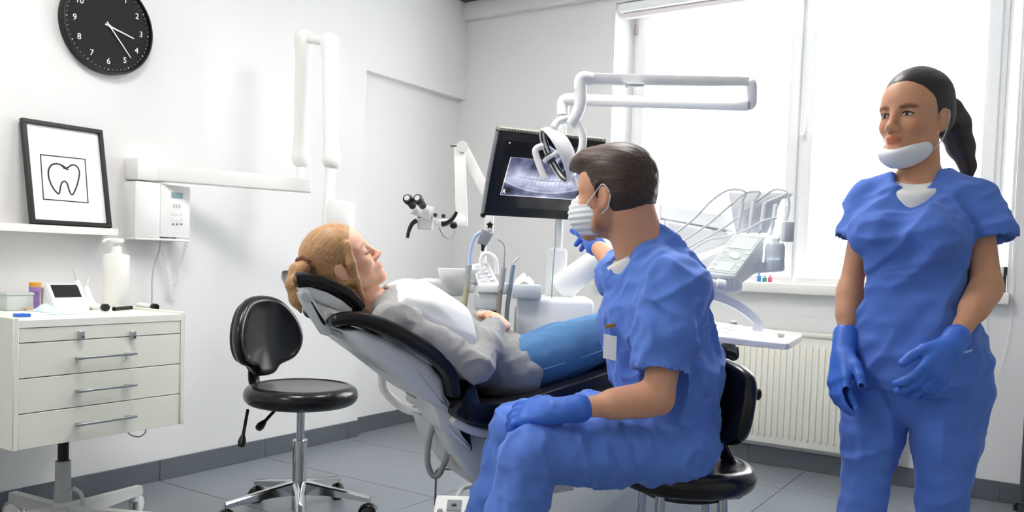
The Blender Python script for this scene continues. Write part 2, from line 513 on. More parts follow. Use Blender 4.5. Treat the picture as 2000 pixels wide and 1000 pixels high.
hd.tube([hp+V((0, -.005, 0)), hp+V((0, -.035, 0)), hp+V((.006, -.042, .02)), hp+V((.012, -.042, .12))], .008, 10, 4)
hd.build('handle', M_pvc, win)
hg = py(1242, 58, YF-.03)
MB().cyl(hg+V((0, 0, -.03)), hg+V((0, 0, .03)), .008, n=12).build('hinge', mat('hinge_metal', '#9d8f8b', .4, .6), win)

# roller blind cassette in the top of the opening
ra, rb = py(1216, 12, YW+.04), py(1223, 34, YW+.04)
rz = py(1222, 26, YW+.04).z
bl = thing('roller_blind', (RX0+.05, YW+.05, rz), 'rolled-up white roller blind cassette at the top of the window', 'blind')
MB().box((RX0+.01, YW+.0, rz), (RX1-.01, YW+.09, WZ1-.005), .012, 3).build('cassette', M_white_trim, bl)
MB().cyl((RX0+.045, YW+.045, rz-.018), (RX1-.03, YW+.045, rz-.018), .02, n=16).build('fabric_roll', mat('blind_fabric', '#e9e1e1', .8), bl)
cp = py(1972, 640, YW-.01)
cz0 = py(1972, 740, YW-.01).z
ch = MB().tube([V((cp.x-.01, YW-.012, rz)), V((cp.x-.005, YW-.02, 1.3)), V((cp.x, YW-.015, cp.z)), V((cp.x-.05, YW-.02, cz0)), V((cp.x-.1, YW-.012, cp.z)), V((cp.x-.09, YW-.03, 1.02))], .0018, 6, 8)
ch.build('pull_chain', M_white_trim, bl)

# sill
sl = MB().box((RX0-.05, YW-.06, py(1500, 572, YW-.06).z), (RX1+.015, YF+.005, WZ0+.042), .008, 2)
tag(struct('trim_3', sl, mat('sill', '#f1efe9', .4, var=.01)))

# radiator
rx0, rx1, rz0, rz1 = -1.95, -.62, .135, .752
ry1, ry0 = YW-.03, YW-.10
M_rad = mat('radiator_enamel', '#eeece0', .35, var=.01)
rad = thing('radiator', ((rx0+rx1)/2, ry1, 0), 'cream ribbed panel radiator on the wall below the window', 'radiator')
MB().box((rx0, ry0+.012, rz0), (rx1, ry1-.01, rz1), .008, 2).build('panel', M_rad, rad)
n = int((rx1-rx0-.04)/.0335); pr0 = None
for k in range(n):
    x = rx0+.03+k*.0335
    if pr0 is None:
        c = V((x, ry0, rz0))
        m = MB()
        sec = lambda z, t: [V((x-.011*t, ry0+.014, z)), V((x-.006*t, ry0+.014-.014*t, z)), V((x+.006*t, ry0+.014-.014*t, z)), V((x+.011*t, ry0+.014, z))]
        m.loft([sec(rz0+.035, .3), sec(rz0+.055, 1), sec(rz1-.07, 1), sec(rz1-.05, .3)])
        pr0 = m.build('rib', M_rad, None, origin=c); pr0.parent = rad; pr0.matrix_world = Matrix.Translation(c)
    else:
        share(pr0, 'rib', rad, V((x, ry0, rz0))-rad.location)
g = MB().box((rx0, ry0+.002, rz1-.01), (rx1, ry1-.004, rz1+.012), .004, 2); g.build('top_grille', M_rad, rad)
for bx0 in (rx0+.1, rx1-.14): MB().box((bx0, ry1-.012, rz0+.1), (bx0+.04, ry1+.029, rz1-.1)).build('wall_bracket', M_rad, rad)
MB().cyl((rx0+.03, ry1-.03, 0), (rx0+.03, ry1-.03, rz0+.01), .009, n=10).build('pipe', M_rad, rad)

# added fill lamps, unseen: flat glowing panels in the ceiling brighten the room
M_fill_glow = mat('fill_glow', '#ffffff', .5, emit=4.0, var=0)
for i, (lx, ly) in enumerate(((-2.2, 1.5), (-2.4, -.7), (-1.4, 2.9))):
    t = thing('fill_lamp', (lx, ly, ZC-.02), ['added square fill lamp nearest the drawer trolley', 'added square fill lamp farthest from the window', 'added square fill lamp above the patient'][i], 'lamp', 'added square fill lamps')
    ring_ = MB().box((lx-.31, ly-.31, ZC-.025), (lx-.29, ly+.31, ZC)).box((lx+.29, ly-.31, ZC-.025), (lx+.31, ly+.31, ZC)).box((lx-.29, ly-.31, ZC-.025), (lx+.29, ly-.29, ZC)).box((lx-.29, ly+.29, ZC-.025), (lx+.29, ly+.31, ZC))
    ring_.build('fill_lamp_frame', M_white_trim, t)
    MB().box((lx-.29, ly-.29, ZC-.012), (lx+.29, ly+.29, ZC)).build('glow_face', M_fill_glow, t)
    L = fill_lamp_light('fill_light', (lx, ly, ZC-.03), .58, .58, 22)
    L.parent = t; L.matrix_world = Matrix.Translation((lx, ly, ZC-.03))
# ================================================================== LEFT WALL
M_black = mat('black_plastic', '#0d0e10', .38, var=.05, spec=.35)
M_blackmatte = mat('clock_face', '#0f1012', .6, var=.04, spec=.25)
M_whiteplastic = mat('white_plastic', '#f1f1ef', .32, var=.01)
M_whitelac = mat('white_lacquer', '#f4f3f0', .25, var=.01)
M_ink = mat('ink', '#15171c', .6)
M_greyplastic = mat('grey_plastic', '#8d9195', .4)
M_lightgrey = mat('light_grey_plastic', '#c9ccd0', .35)
M_chrome = mat('chrome', '#c9cacc', .12, 1.0, var=.02)
M_alu = mat('brushed_aluminium', '#b9bcc0', .3, 1.0, var=.03)
M_vinyl = mat('black_vinyl', '#0c0d10', .22, var=.08, spec=.42, bump=.03, bscale=400)
M_rubber = mat('rubber', '#222327', .6)
EX, EY, EZ = V((1, 0, 0)), V((0, 1, 0)), V((0, 0, 1))

def cushion(out, o, u, v, n, thick, edge=.03, bend=0, dish=0, bendv=0, steps=5):
    """rounded pad: out = outline points (u, v); n = face normal; bend wraps the pad round the v axis"""
    u, v, n, o = V(u).normalized(), V(v).normalized(), V(n).normalized(), V(o)
    cx = sum(p[0] for p in out)/len(out); cy = sum(p[1] for p in out)/len(out)
    W = max(math.hypot(p[0]-cx, p[1]-cy) for p in out)
    secs = []
    def ring_(scale_abs, w, dsh=0):
        q = []
        for a, b in out:
            dx, dy = a-cx, b-cy; L = math.hypot(dx, dy); f = max(0, 1-scale_abs/L)
            x, y = cx+dx*f, cy+dy*f
            q.append(o+u*x+v*y+n*(w+bend*x*x+bendv*y*y+dsh*(1-((x-cx)**2+(y-cy)**2)/W**2)))
        return q
    Rr = min(edge, thick/2*.999)
    secs.append([o+u*(cx+(a-cx)*.03)+v*(cy+(b-cy)*.03) for a, b in out])
    for i in range(steps+1):
        a = math.pi/2*i/steps; secs.append(ring_(Rr*(1-math.sin(a)), Rr*(1-math.cos(a))))
    for i in range(steps+1):
        a = math.pi/2*i/steps; secs.append(ring_(Rr*(1-math.cos(a)), thick-Rr*(1-math.sin(a))))
    def rel(f, w, dsh):
        q = []
        for a, b in out:
            x, y = cx+(a-cx)*f, cy+(b-cy)*f
            q.append(o+u*x+v*y+n*(w+bend*x*x+bendv*y*y+dsh*(1-f*f)))
        return q
    for f in (.82, .68, .52, .36, .2, .03): secs.append(rel(f, thick, dish))
    return MB().loft(secs)
def oval(a, b, n=40, p=2.0):
    return [(a*math.copysign(abs(math.cos(t))**(2/p), math.cos(t)), b*math.copysign(abs(math.sin(t))**(2/p), math.sin(t))) for t in [2*math.pi*i/n for i in range(n)]]
def smooth2(pts, n=5):
    return [(p.x, p.y) for p in smooth_path([V((a, b, 0)) for a, b in pts], n, True)]

# ---- clock
cc = px(214, 51, XL+.035); CR = .205
clk = thing('wall_clock', (XL, cc.y, cc.z), 'round black wall clock with white numerals on the white wall', 'clock')
MB().lathe([(CR, 0), (CR, .038), (CR-.003, .042), (CR-.009, .042), (CR-.011, .036), (CR-.011, .03), (CR-.013, .03)], (XL, cc.y, cc.z), EX, 72).build('case', M_black, clk)
MB().cyl((XL+.02, cc.y, cc.z), (XL+.0305, cc.y, cc.z), CR-.0105, n=72).build('face', M_blackmatte, clk)
M_num = mat('clock_white', '#f2f2f2', .5, var=0)
def clk_mx(ang, r, off=0.031):
    return axes_matrix(V((XL+off, cc.y+r*math.sin(ang), cc.z+r*math.cos(ang))), EY, EZ, EX)
for i in range(1, 13):
    text_mesh(str(i), .036, M_num, clk_mx(i*math.pi/6, CR*.735), clk, 'numeral')
mk = MB()
for i in range(60):
    a = i*math.pi/30; r = CR*.9; w_ = .0028 if i % 5 == 0 else .0015
    p = V((XL+.0306, cc.y+r*math.sin(a), cc.z+r*math.cos(a))); mk.cyl(p, p+EX*.0006, w_, n=8)
tag(mk.build('minute_dots', M_num, clk), kind='stuff')
for nm, ang, L, wd, x in (('hour_hand', math.radians(103), .118, .0036, .034), ('minute_hand', math.radians(139), .152, .0028, .0365)):
    d = V((0, math.sin(ang), math.cos(ang))); s = V((0, math.cos(ang), -math.sin(ang))); o = V((XL+x, cc.y, cc.z))
    MB().prism([o-d*.02-s*wd, o+d*L-s*wd*.6, o+d*L+s*wd*.6, o-d*.02+s*wd], EX*.0012).build(nm, M_num, clk)
MB().cyl((XL+.03, cc.y, cc.z), (XL+.039, cc.y, cc.z), .005, n=16).build('pivot', M_num, clk)

# ---- picture ledge and leaning frame
shf = px(232, 447, XL+.115); zt = shf.z; zb_ = px(232, 461, XL+.115).z
sh = MB().box((XL, .9, zb_), (XL+.115, shf.y, zt), .002, 1).build('picture_ledge', M_whitelac)
tag(sh, 'long white wall shelf carrying the tooth picture', 'shelf')
fb0, fb1 = px(60, 441, XL+.095), px(211, 446, XL+.095)
ft0, ft1 = px(30, 235, XL+.012), px(195, 253, XL+.012)
fo = V((XL+.095, (fb0.y+fb1.y)/2, zt+.0005))
fwid = ((fb1.y-fb0.y)+(ft1.y-ft0.y))/2; fh = math.hypot((ft0.z+ft1.z)/2-zt, .083)
fv = V((-.083, ((ft0.y+ft1.y)-(fb0.y+fb1.y))/2*0, (ft0.z+ft1.z)/2-zt)).normalized(); fu = EY; fn = fu.cross(fv)
fr = thing('framed_picture', fo, 'black framed tooth drawing leaning on the white shelf', 'picture')
def fp(a, b, c=0): return fo+fu*a+fv*b+fn*c
def bar(a0, b0, a1, b1, c0, c1):
    m = MB(); q = [fp(a0, b0, c0), fp(a1, b0, c0), fp(a1, b1, c0), fp(a0, b1, c0)]
    return m.prism(q, fn*(c1-c0), .0012, 1)
hw = fwid/2; bw = .017
bar(-hw, 0, hw, bw, 0, .022).build('frame_bar', M_black, fr); bar(-hw, fh-bw, hw, fh, 0, .022).build('frame_bar', M_black, fr)
bar(-hw, bw, -hw+bw, fh-bw, 0, .022).build('frame_bar', M_black, fr); bar(hw-bw, bw, hw, fh-bw, 0, .022).build('frame_bar', M_black, fr)
pap = bar(-hw+bw*.8, bw*.8, hw-bw*.8, fh-bw*.8, .004, .009).build('paper', mat('paper', '#f3f4f3', .6, var=.01), fr)
pn, pq = fn, fp(0, 0, .0095)
def pic(x, y): return onplane(x, y, pq, pn)
rq = [pic(79, 302), pic(166, 311), pic(172, 396), pic(85, 389)]
MB().tube(rq, .0036, 6, 0, closed=True, flat=(fn, .15)).build('printed_square', M_ink, pap)
tooth = [(131, 330), (123, 324), (112, 320), (101, 322), (95, 332), (95, 345), (99, 358), (105, 369), (112, 377), (116, 377), (118, 366), (121, 357), (126, 354), (131, 358), (134, 368), (138, 378), (142, 380), (147, 371), (151, 360), (154, 347), (155, 335), (150, 325), (141, 322), (131, 328), (124, 329)]
MB().tube([pic(*p) for p in tooth], .0036, 6, 4, flat=(fn, .15)).tube([pic(*p) for p in [(118, 322), (124, 327), (131, 331), (134, 331)]], .0028, 6, 4, flat=(fn, .15)).build('printed_tooth', M_ink, pap)

# ---- X-ray control box on the wall
X1 = XL+.105
b0, b1 = px(268, 354, X1), px(377, 364, X1); zl = px(268, 463, X1).z; zt2 = px(268, 353, X1).z
ym = px(316, 360, X1).y
xb = thing('xray_control_box', (XL, (b0.y+b1.y)/2, zl), 'white wall-mounted x-ray control box with small display', 'control box')
MB().prism([(XL, b0.y, zl), (X1-.012, b0.y, zl), (X1-.002, b0.y+.012, zl), (X1, b0.y+.05, zl), (X1, ym-.03, zl), (X1-.008, ym-.001, zl), (XL, ym-.001, zl)], (0, 0, zt2-zl), .003, 2).build('cover', M_whiteplastic, xb)
MB().prism([(XL, ym+.001, zl+.006), (X1-.008, ym+.001, zl+.006), (X1-.006, ym+.02, zl+.006), (X1-.008, b1.y-.012, zl+.006), (X1-.02, b1.y, zl+.006), (XL, b1.y, zl+.006)], (0, 0, zt2-zl-.008), .003, 2).build('panel', M_whiteplastic, xb)
MB().box((XL, b0.y-.004, zl-.012), (X1+.002, b1.y-.01, zl-.0005), .003, 1).build('base_plate', M_whiteplastic, xb)
def onp(x, y, X=X1-.006): return px(x, y, X)
d0, d1 = onp(335, 375), onp(357, 388)
MB().box((X1-.012, d0.y, d1.z), (X1-.0035, d1.y, d0.z), .001, 1).build('display', mat('lcd', '#7d9c9c', .3), xb)
for q in ((345, 402), (351, 403), (340, 402)):
    p = onp(*q); MB().box(p+V((-.004, -.0035, -.009)), p+V((.0025, .0035, .009)), .001, 1).build('key', M_lightgrey, xb)
for rr in range(2):
    for q in ((338, 418+rr*11), (346, 419+rr*11), (354, 419+rr*11)):
        p = onp(*q); MB().box(p+V((-.004, -.006, -.006)), p+V((.0015, .006, .006)), .001, 1).build('key', mat('key_grey', '#dfe2e4', .4), xb)
for q in ((338, 438), (346, 438), (354, 438)):
    p = onp(*q); MB().cyl(p-EX*.003, p+EX*.003, .005, n=12).build('button', mat('button_grey', '#6f757c', .4), xb)
cd = [px(314, 464, XL+.05), px(311, 490, XL+.045), px(301, 520, XL+.03), px(297, 550, XL+.03), px(297, 575, XL+.03), px(296, 610, XL+.03)]
MB().tube(cd, .0035, 8, 8).build('cable', mat('cable_grey', '#b9bcbd', .5), xb)
def coil(path, r, w_, turns, sm=10):
    P = smooth_path(path, sm); pts = []; N = turns*8
    for i in range(N+1):
        f = i/N*(len(P)-1); k = min(int(f), len(P)-2); p = P[k].lerp(P[k+1], f-k); t = (P[k+1]-P[k])
        x, y, z = frame(t); a = 2*math.pi*i/8; pts.append(p+x*(r*math.cos(a))+y*(r*math.sin(a)))
    return MB().tube(pts, w_, 5, 0)
coil([px(312, 466, XL+.06), px(322, 505, XL+.03), px(330, 545, XL+.02), px(337, 585, XL+.02), px(348, 540, XL+.02), px(358, 500, XL+.03), px(366, 466, XL+.06)], .008, .0017, 64).build('coiled_cable', M_whiteplastic, xb)
MB().ball(px(341, 463, X1-.03), (.008, .008, .008), 10).build('jack', M_black, xb)

# ---- wall-mounted X-ray arm
tA, tB = 3.78, 4.1
p0, p1 = dp(269, 336, tA), dp(604, 364, tB)
xa = thing('xray_machine', V((XL, p0.y, p0.z)), 'white jointed x-ray arm reaching along the left wall', 'medical arm')
d = (p1-p0).normalized(); sd = d.cross(EZ).normalized(); upv = sd.cross(d)
hb = .037
MB().prism([p0+upv*hb, p0-upv*hb, p1-upv*hb*.95, p1+upv*hb*.95], sd*.06, .007, 3).build('horizontal_bar', M_whitelac, xa)
m_ = MB(); yb_ = p0+d*.05
m_.box((XL, p0.y-.06, p0.z-.04), (XL+.1, p0.y+.1, p0.z+.06), .012, 2).build('wall_bracket', M_whitelac, xa)
def capsule_arm(a, b, ra, rb): return MB().lathe([(ra*.2, -ra*.97), (ra*.6, -ra*.8), (ra*.87, -ra*.5), (ra, 0), (ra*.98, ra*.4), (ra*.86, ra*1.4), (ra*.84, ra*1.8), (rb*.84, (V(b)-V(a)).length-rb*1.8), (rb*.86, (V(b)-V(a)).length-rb*1.4), (rb, (V(b)-V(a)).length-rb*.3), (rb, (V(b)-V(a)).length), (rb*.87, (V(b)-V(a)).length+rb*.5), (rb*.6, (V(b)-V(a)).length+rb*.8), (rb*.2, (V(b)-V(a)).length+rb*.97)], a, V(b)-V(a), 28)
q1, q2 = dp(588, 311, tB), dp(594, 74, tB-.05)
capsule_arm(q1, q2, .045, .047).build('lower_arm', M_whitelac, xa)
MB().cyl(dp(588, 322, tB), dp(587, 352, tB), .02, n=20).build('pivot_neck', M_whitelac, xa)
q3, q4 = dp(644, 82, tB-.15), dp(648, 314, tB-.2)
capsule_arm(q3, q4, .046, .044).build('upper_arm', M_whitelac, xa)
MB().cyl(q2, q3, .022, n=20).build('elbow_joint', M_whitelac, xa)
MB().lathe([(.024, 0), (.024, .1), (.033, .3), (.035, .36)], dp(646, 328, tB-.2), dp(640, 450, tB-.2)-dp(646, 328, tB-.2), 24).build('head_yoke', M_whitelac, xa)
hc0, hc1 = dp(668, 395, tB-.26), dp(664, 455, tB-.26)
MB().lathe([(.03, -.006), (.06, .0), (.064, .02), (.064, .16), (.05, .18)], hc0, hc1-hc0, 28).build('xray_head', M_whitelac, xa)

# ================================================================== DRAWER TROLLEY
Xf, Xb = -2.76, -3.42
M_cab = mat('cabinet_lacquer', '#e9e9dc', .4, var=.012)
M_cabdark = mat('cabinet_gap', '#55564f', .7)
yl, yr = px(24, 760, Xf).y, px(360, 720, Xf).y
ztop = px(190, 620, Xf).z; zbot = px(190, 855, Xf).z
XP = -3.05
tr = thing('drawer_trolley', (XP, (yl+yr)/2, 0), 'cream four-drawer trolley cabinet on a wheeled column', 'cabinet')
th = .018
MB().box((Xb, yl, zbot), (Xf+.004, yl+th, ztop+.008), .002, 1).build('side_panel', M_cab, tr)
MB().box((Xb, yr-th, zbot), (Xf+.004, yr, ztop+.008), .002, 1).build('side_panel', M_cab, tr)
MB().box((Xb, yl+th, px(190, 634, Xf).z), (Xf+.002, yr-th, ztop), .001, 1).build('top_panel', mat('cabinet_top', '#f1f1ea', .3), tr)
MB().box((Xb, yl+th, ztop), (Xb+.014, yr-th, ztop+.03), .002, 1).build('back_ledge', M_cab, tr)
MB().box((Xb, yl+th, zbot), (Xf-.02, yr-th, ztop-.03)).build('carcass', M_cabdark, tr)
zs = [px(190, v, Xf).z for v in (634, 661.5, 726, 790, 855)]
for i in range(4):
    a, b = zs[i]-.0015, zs[i+1]+.0015
    dr = MB().box((Xf-.02, yl+th+.0015, b), (Xf, yr-th-.0015, a), .0012, 1).build('drawer', M_cab, tr)
    if i == 0:
        for hx in (157, 258):
            p = px(hx, 653, Xf)
            MB().box((Xf-.001, p.y-.009, p.z-.017), (Xf+.014, p.y+.009, p.z+.013), .002, 1).build('latch', mat('latch', '#aeb2b8', .35, .6), dr)
            MB().cyl((Xf+.013, p.y+.002, p.z-.008), (Xf+.0155, p.y+.002, p.z-.008), .0035, n=10).build('keyhole', M_black, dr)
    else:
        h0 = px(150, [0, 700, 764, 828][i], Xf+.03); h1 = px(268, [0, 691, 753, 816][i], Xf+.03)
        zc = (h0.z+h1.z)/2
        m = MB().box((Xf+.024, h0.y, zc-.004), (Xf+.034, h1.y, zc+.004), .0015, 1)
        for yy in (h0.y+.012, h1.y-.03): m.box((Xf-.001, yy, zc-.006), (Xf+.028, yy+.018, zc+.003), .001, 1)
        m.build('handle', mat('handle_grey', '#9ca2a8', .35, .7), dr)
pc = V((XP, px(123, 940, XP).y, 0))
zcol = px(123, 899, XP).z
MB().cyl(pc+EZ*.25, V((pc.x, pc.y, zbot)), .019, n=20).build('gas_piston', M_black, tr)
MB().lathe([(.03, .1), (.03, .2), (.0275, .2), (.0265, zcol-.002), (.022, zcol)], pc, EZ, 24).build('column', mat('column_grey', '#b9bbb7', .4), tr)
MB().tube([pc+V((.03, .02, .2)), pc+V((.035, .05, .17)), pc+V((.04, .055, .12))], .008, 8, 4).build('release_lever', M_lightgrey, tr)
M_base_w = mat('base_white', '#d9dad6', .35)
cast0 = fl(268, 1000)
a0 = math.atan2(cast0.y-pc.y, cast0.x-pc.x)
Rb = (V((cast0.x, cast0.y, 0))-pc).length
def caster(parent, c, ang, m_wheel, m_fork, r=.028, name='caster'):
    dx = V((math.cos(ang), math.sin(ang), 0)); ax = V((-math.sin(ang), math.cos(ang), 0))
    o = MB()
    for s in (-1, 1):
        o.lathe([(r*.5, -.009), (r*.9, -.008), (r, -.004), (r, .004), (r*.9, .008), (r*.5, .009)], c+ax*(s*.013)+EZ*r, ax, 20)
    o.box(V((-.006, -.006, 0)), V((.006, .006, .002)), 0, mx=Matrix.Translation(c+EZ*r))
    w_ = o.build(name, m_wheel, parent)
    k = MB(); pts = []
    for i in range(9):
        a = math.pi*(-.15+1.0*i/8); pts.append(c+EZ*r+dx*(math.cos(a)*(r+.006))+EZ*(math.sin(a)*(r+.006)))
    k.tube(pts, .009, 8, 0, flat=(ax, 2.2))
    k.cyl(c+EZ*(2*r+.002), c+EZ*(2*r+.03), .007, n=10)
    k.build('fork', m_fork, w_)
    return w_
for k in range(5):
    a = a0+2*math.pi*k/5; dx = V((math.cos(a), math.sin(a), 0)); ax = V((-dx.y, dx.x, 0))
    def sec(s, wd, z0, z1): p = pc+dx*s; return [p-ax*wd+EZ*z0, p+ax*wd+EZ*z0, p+ax*wd*.8+EZ*z1, p-ax*wd*.8+EZ*z1]
    MB().loft([sec(.0, .024, .07, .135), sec(.06, .022, .072, .13), sec(Rb-.03, .02, .075, .112), sec(Rb+.012, .018, .078, .11)]).build('base_arm', M_base_w, tr, smooth=30)
    caster(tr, pc+dx*(Rb-.005), a+.4, M_whiteplastic, M_lightgrey, .034)
MB().cyl(pc+EZ*.06, pc+EZ*.15, .036, .032, n=24).build('hub', M_base_w, tr)
lp = MB().tube([px(250, 845, Xf-.1), px(258, 851, Xf-.1), px(272, 853, Xf-.1), px(283, 846, Xf-.1), px(285, 838, Xf-.1)], .0025, 8, 6); lp.build('loose_cable', M_lightgrey, tr)

# ---- things on the trolley
ZT = ztop+.0005
def ont(x, y): return fl(x, y, ztop)
pb = ont(226, 598)
bt = thing('pump_bottle', (pb.x, pb.y, ZT), 'tall white pump dispenser bottle on the drawer trolley', 'bottle')
bx_ = V((pb.x, pb.y, ZT)); dpt = (pb-V((0, 0, 0))).length
sc_ = (pb-V(CAM)).dot(V(FW))/FPX
rB = 24*sc_
zbt = lambda yy: px(226, yy, pb.x).z-ZT
MB().lathe([(rB*.96, 0), (rB, .004), (rB, zbt(500)), (rB*.96, zbt(497)), (rB*.6, zbt(496)), (rB*.5, zbt(495))], bx_, EZ, 32).build('body', mat('bottle_white', '#f3f2ec', .3, var=.005), bt)
MB().lathe([(9*sc_, zbt(496)), (9*sc_, zbt(482)), (5*sc_, zbt(481)), (5*sc_, zbt(474))], bx_, EZ, 20).build('collar', M_whiteplastic, bt)
hd_ = bx_+EZ*zbt(472); dd = -EY
m = MB().lathe([(6*sc_, zbt(476)), (13*sc_, zbt(473)), (14*sc_, zbt(469)), (13*sc_, zbt(466)), (4*sc_, zbt(465))], bx_, EZ, 20)
m.tube([hd_+EZ*.006, hd_+dd*.025+EZ*.008, hd_+dd*.05+EZ*.004, hd_+dd*.056-EZ*.004], .006, 8, 4)
m.build('pump_head', M_whiteplastic, bt)

# desktop device with a dark screen and two handpieces
dv = ont(140, 604)
yA, yB_ = px(98, 600, dv.x+.03).y, px(165, 600, dv.x+.03).y
dev = thing('apex_locator', (dv.x, dv.y, ZT), 'white table-top dental device with black screen on the trolley', 'device')
xd = dv.x+.02
prof = lambda y: [V((xd+.05, y, ZT)), V((xd+.05, y, ZT+.012)), V((xd-.015, y, ZT+.098)), V((xd-.035, y, ZT+.098)), V((xd-.05, y, ZT))]
MB().prism(prof(yA), EY*(yB_-yA), .005, 2).build('body', M_whiteplastic, dev)
sl_ = (V((xd-.015, 0, ZT+.098))-V((xd+.05, 0, ZT+.012))); sl_n = V((sl_.z, 0, -sl_.x)).normalized()
def dvp(a, b, c=0): return V((xd+.05, yA+(yB_-yA)*a, ZT+.012))+sl_*b+sl_n*c
wd_ = yB_-yA
MB().prism([dvp(.08, .42), dvp(.86, .42), dvp(.86, .95), dvp(.08, .95)], sl_n*.0015).build('screen', mat('screen_black', '#0d0e12', .15), dev)
for i in range(2):
    for k in range(4):
        q = dvp(.16+.19*k, .14+.14*i, .0); MB().prism([q-EY*.005-sl_.normalized()*.003, q+EY*.005-sl_.normalized()*.003, q+EY*.005+sl_.normalized()*.003, q-EY*.005+sl_.normalized()*.003], sl_n*.0015).build('key', mat('key_pale', '#e3e6e8', .4), dev)
for i, (x0, y0, x1, y1, xt, yt) in enumerate(((158, 592, 150, 548, 144, 524), (176, 590, 168, 560, 172, 542))):
    a, b, c = px(x0, y0, xd), px(x1, y1, xd-.02), px(xt, yt, xd-.025)
    hpc = thing('handpiece', V((a.x, a.y, ZT)), ['white dental handpiece with tall nozzle standing in the table-top device', 'short white dental handpiece at the right of the table-top device'][i], 'dental tool', 'handpieces in the table-top device')
    MB().lathe([(.007, 0), (.011, .006), (.012, (b-a).length*.6), (.009, (b-a).length)], a, b-a, 16).build('grip', M_whiteplastic, hpc)
    MB().tube([b, b.lerp(c, .6), c], lambda t: .007-.004*t, 10, 4).build('nozzle', M_lightgrey, hpc)
MB().prism([V((xd-.05, yB_-.002, ZT)), V((xd+.045, yB_-.002, ZT)), V((xd-.01, yB_-.002, ZT+.05)), V((xd-.05, yB_-.002, ZT+.06))], EY*.045, .004, 2).build('cradle', M_whiteplastic, dev)
# clear box and coloured cartridges
g0 = ont(30, 607)
MB().box((g0.x-.05, px(15, 600, g0.x).y, ZT), (g0.x+.03, px(66, 600, g0.x).y, ZT+.062), .004, 2).build('x', M_lightgrey) if False else None
M_frost = mat('frosted_plastic', '#e6ebe8', .3, trans=.45, var=.01)
ya, yb2 = px(14, 590, g0.x).y, px(66, 590, g0.x).y
cb = thing('clear_box', (g0.x-.03, (ya+yb2)/2, ZT), 'frosted clear storage box at the left of the trolley top', 'box')
hbx = px(40, 572, g0.x).z-ZT
MB().box((g0.x-.08, ya, ZT), (g0.x+.0, yb2, ZT+hbx*.85), .003, 2).build('bin', M_frost, cb)
MB().box((g0.x-.083, ya-.003, ZT+hbx*.85), (g0.x+.003, yb2+.003, ZT+hbx), .003, 2).build('lid', M_frost, cb)
tb_ = ont(70, 603)
tbt = thing('tall_vial', (tb_.x, tb_.y, ZT), 'purple vial with orange cap on the trolley', 'vial')
zz = lambda yy: px(70, yy, tb_.x).z-ZT
MB().lathe([(.013, 0), (.013, zz(570))], V((tb_.x, tb_.y, ZT)), EZ, 18).build('tube', mat('purple_plastic', '#b48ad2', .3, trans=.2), tbt)
MB().lathe([(.021, zz(570)), (.021, zz(560))], V((tb_.x, tb_.y-.004, ZT)), EZ, 18).build('collar', mat('purple_plastic', '#b48ad2', .3), tbt)
MB().lathe([(.021, zz(560)), (.021, zz(552)), (.018, zz(551))], V((tb_.x, tb_.y-.004, ZT)), EZ, 18).build('cap', mat('orange_plastic', '#e0a040', .35), tbt)
for i, (xx, colr, nm, lb) in enumerate(((83, '#a9a29c', 'grey', 'slim grey vial next to the orange-capped vial'), (89, '#8f5fae', 'violet', 'slim violet vial between the grey and the beige vials'), (96, '#a99f93', 'beige', 'slim beige vial beside the table-top device'))):
    q = ont(xx, 602); hz = px(xx, 562, q.x).z-ZT
    v_ = thing('slim_vial', (q.x, q.y, ZT), lb, 'vial', 'slim vials on the trolley')
    MB().lathe([(.0065, 0), (.0065, hz*.85), (.005, hz*.87)], V((q.x, q.y, ZT)), EZ, 12).build('tube', mat('vial_'+nm, colr, .3), v_)
    MB().lathe([(.007, hz*.86), (.007, hz), (.004, hz*1.02)], V((q.x, q.y, ZT)), EZ, 12).build('cap', mat('vial_cap_'+nm, colr, .4), v_)
# crumpled pale blue masks
def crumple(name, label, cx_, cy_, rx, ry, seed, hgt=.02):
    r = random.Random(seed); c = ont(cx_, cy_); n = 14; vs_ = []; f = []
    for j in range(n):
        for i in range(n):
            a, b = i/(n-1)*2-1, j/(n-1)*2-1
            e = 1-max(abs(a), abs(b))**2
            z = .001+e*hgt*(.5+.5*math.sin(a*5+seed)*math.cos(b*4+seed*2))+e*r.random()*.006
            vs_.append(V((c.x+a*rx*(1-.15*b*b), c.y+b*ry*(1-.1*math.sin(a*3)), ZT+z)))
    k = len(vs_); vs_ += [v-EZ*.0008 if v.z > ZT+.0015 else V((v.x, v.y, ZT+.0001)) for v in vs_]
    for j in range(n-1):
        for i in range(n-1):
            a = j*n+i; f.append((a, a+1, a+n+1, a+n)); f.append((k+a, k+a+n, k+a+n+1, k+a+1))
    for i in range(n-1):
        for a, b in ((i, i+1), ((n-1)*n+i+1, (n-1)*n+i), ((i+1)*n, i*n), (i*n+n-1, (i+1)*n+n-1)): f.append((b, a, k+a, k+b))
    o = MB().add(vs_, f).build(name, mat('mask_blue', '#cfe2ee', .8, var=.05, scale=30), smooth=60)
    return tag(o, label, 'mask', 'masks on the trolley')
crumple('face_mask', 'crumpled pale blue face mask lying in front of the vials on the trolley', 92, 608, .07, .045, 1, .03)
crumple('face_mask', 'flat pale blue face mask lying in front of the table-top device', 140, 613, .035, .075, 4, .012)
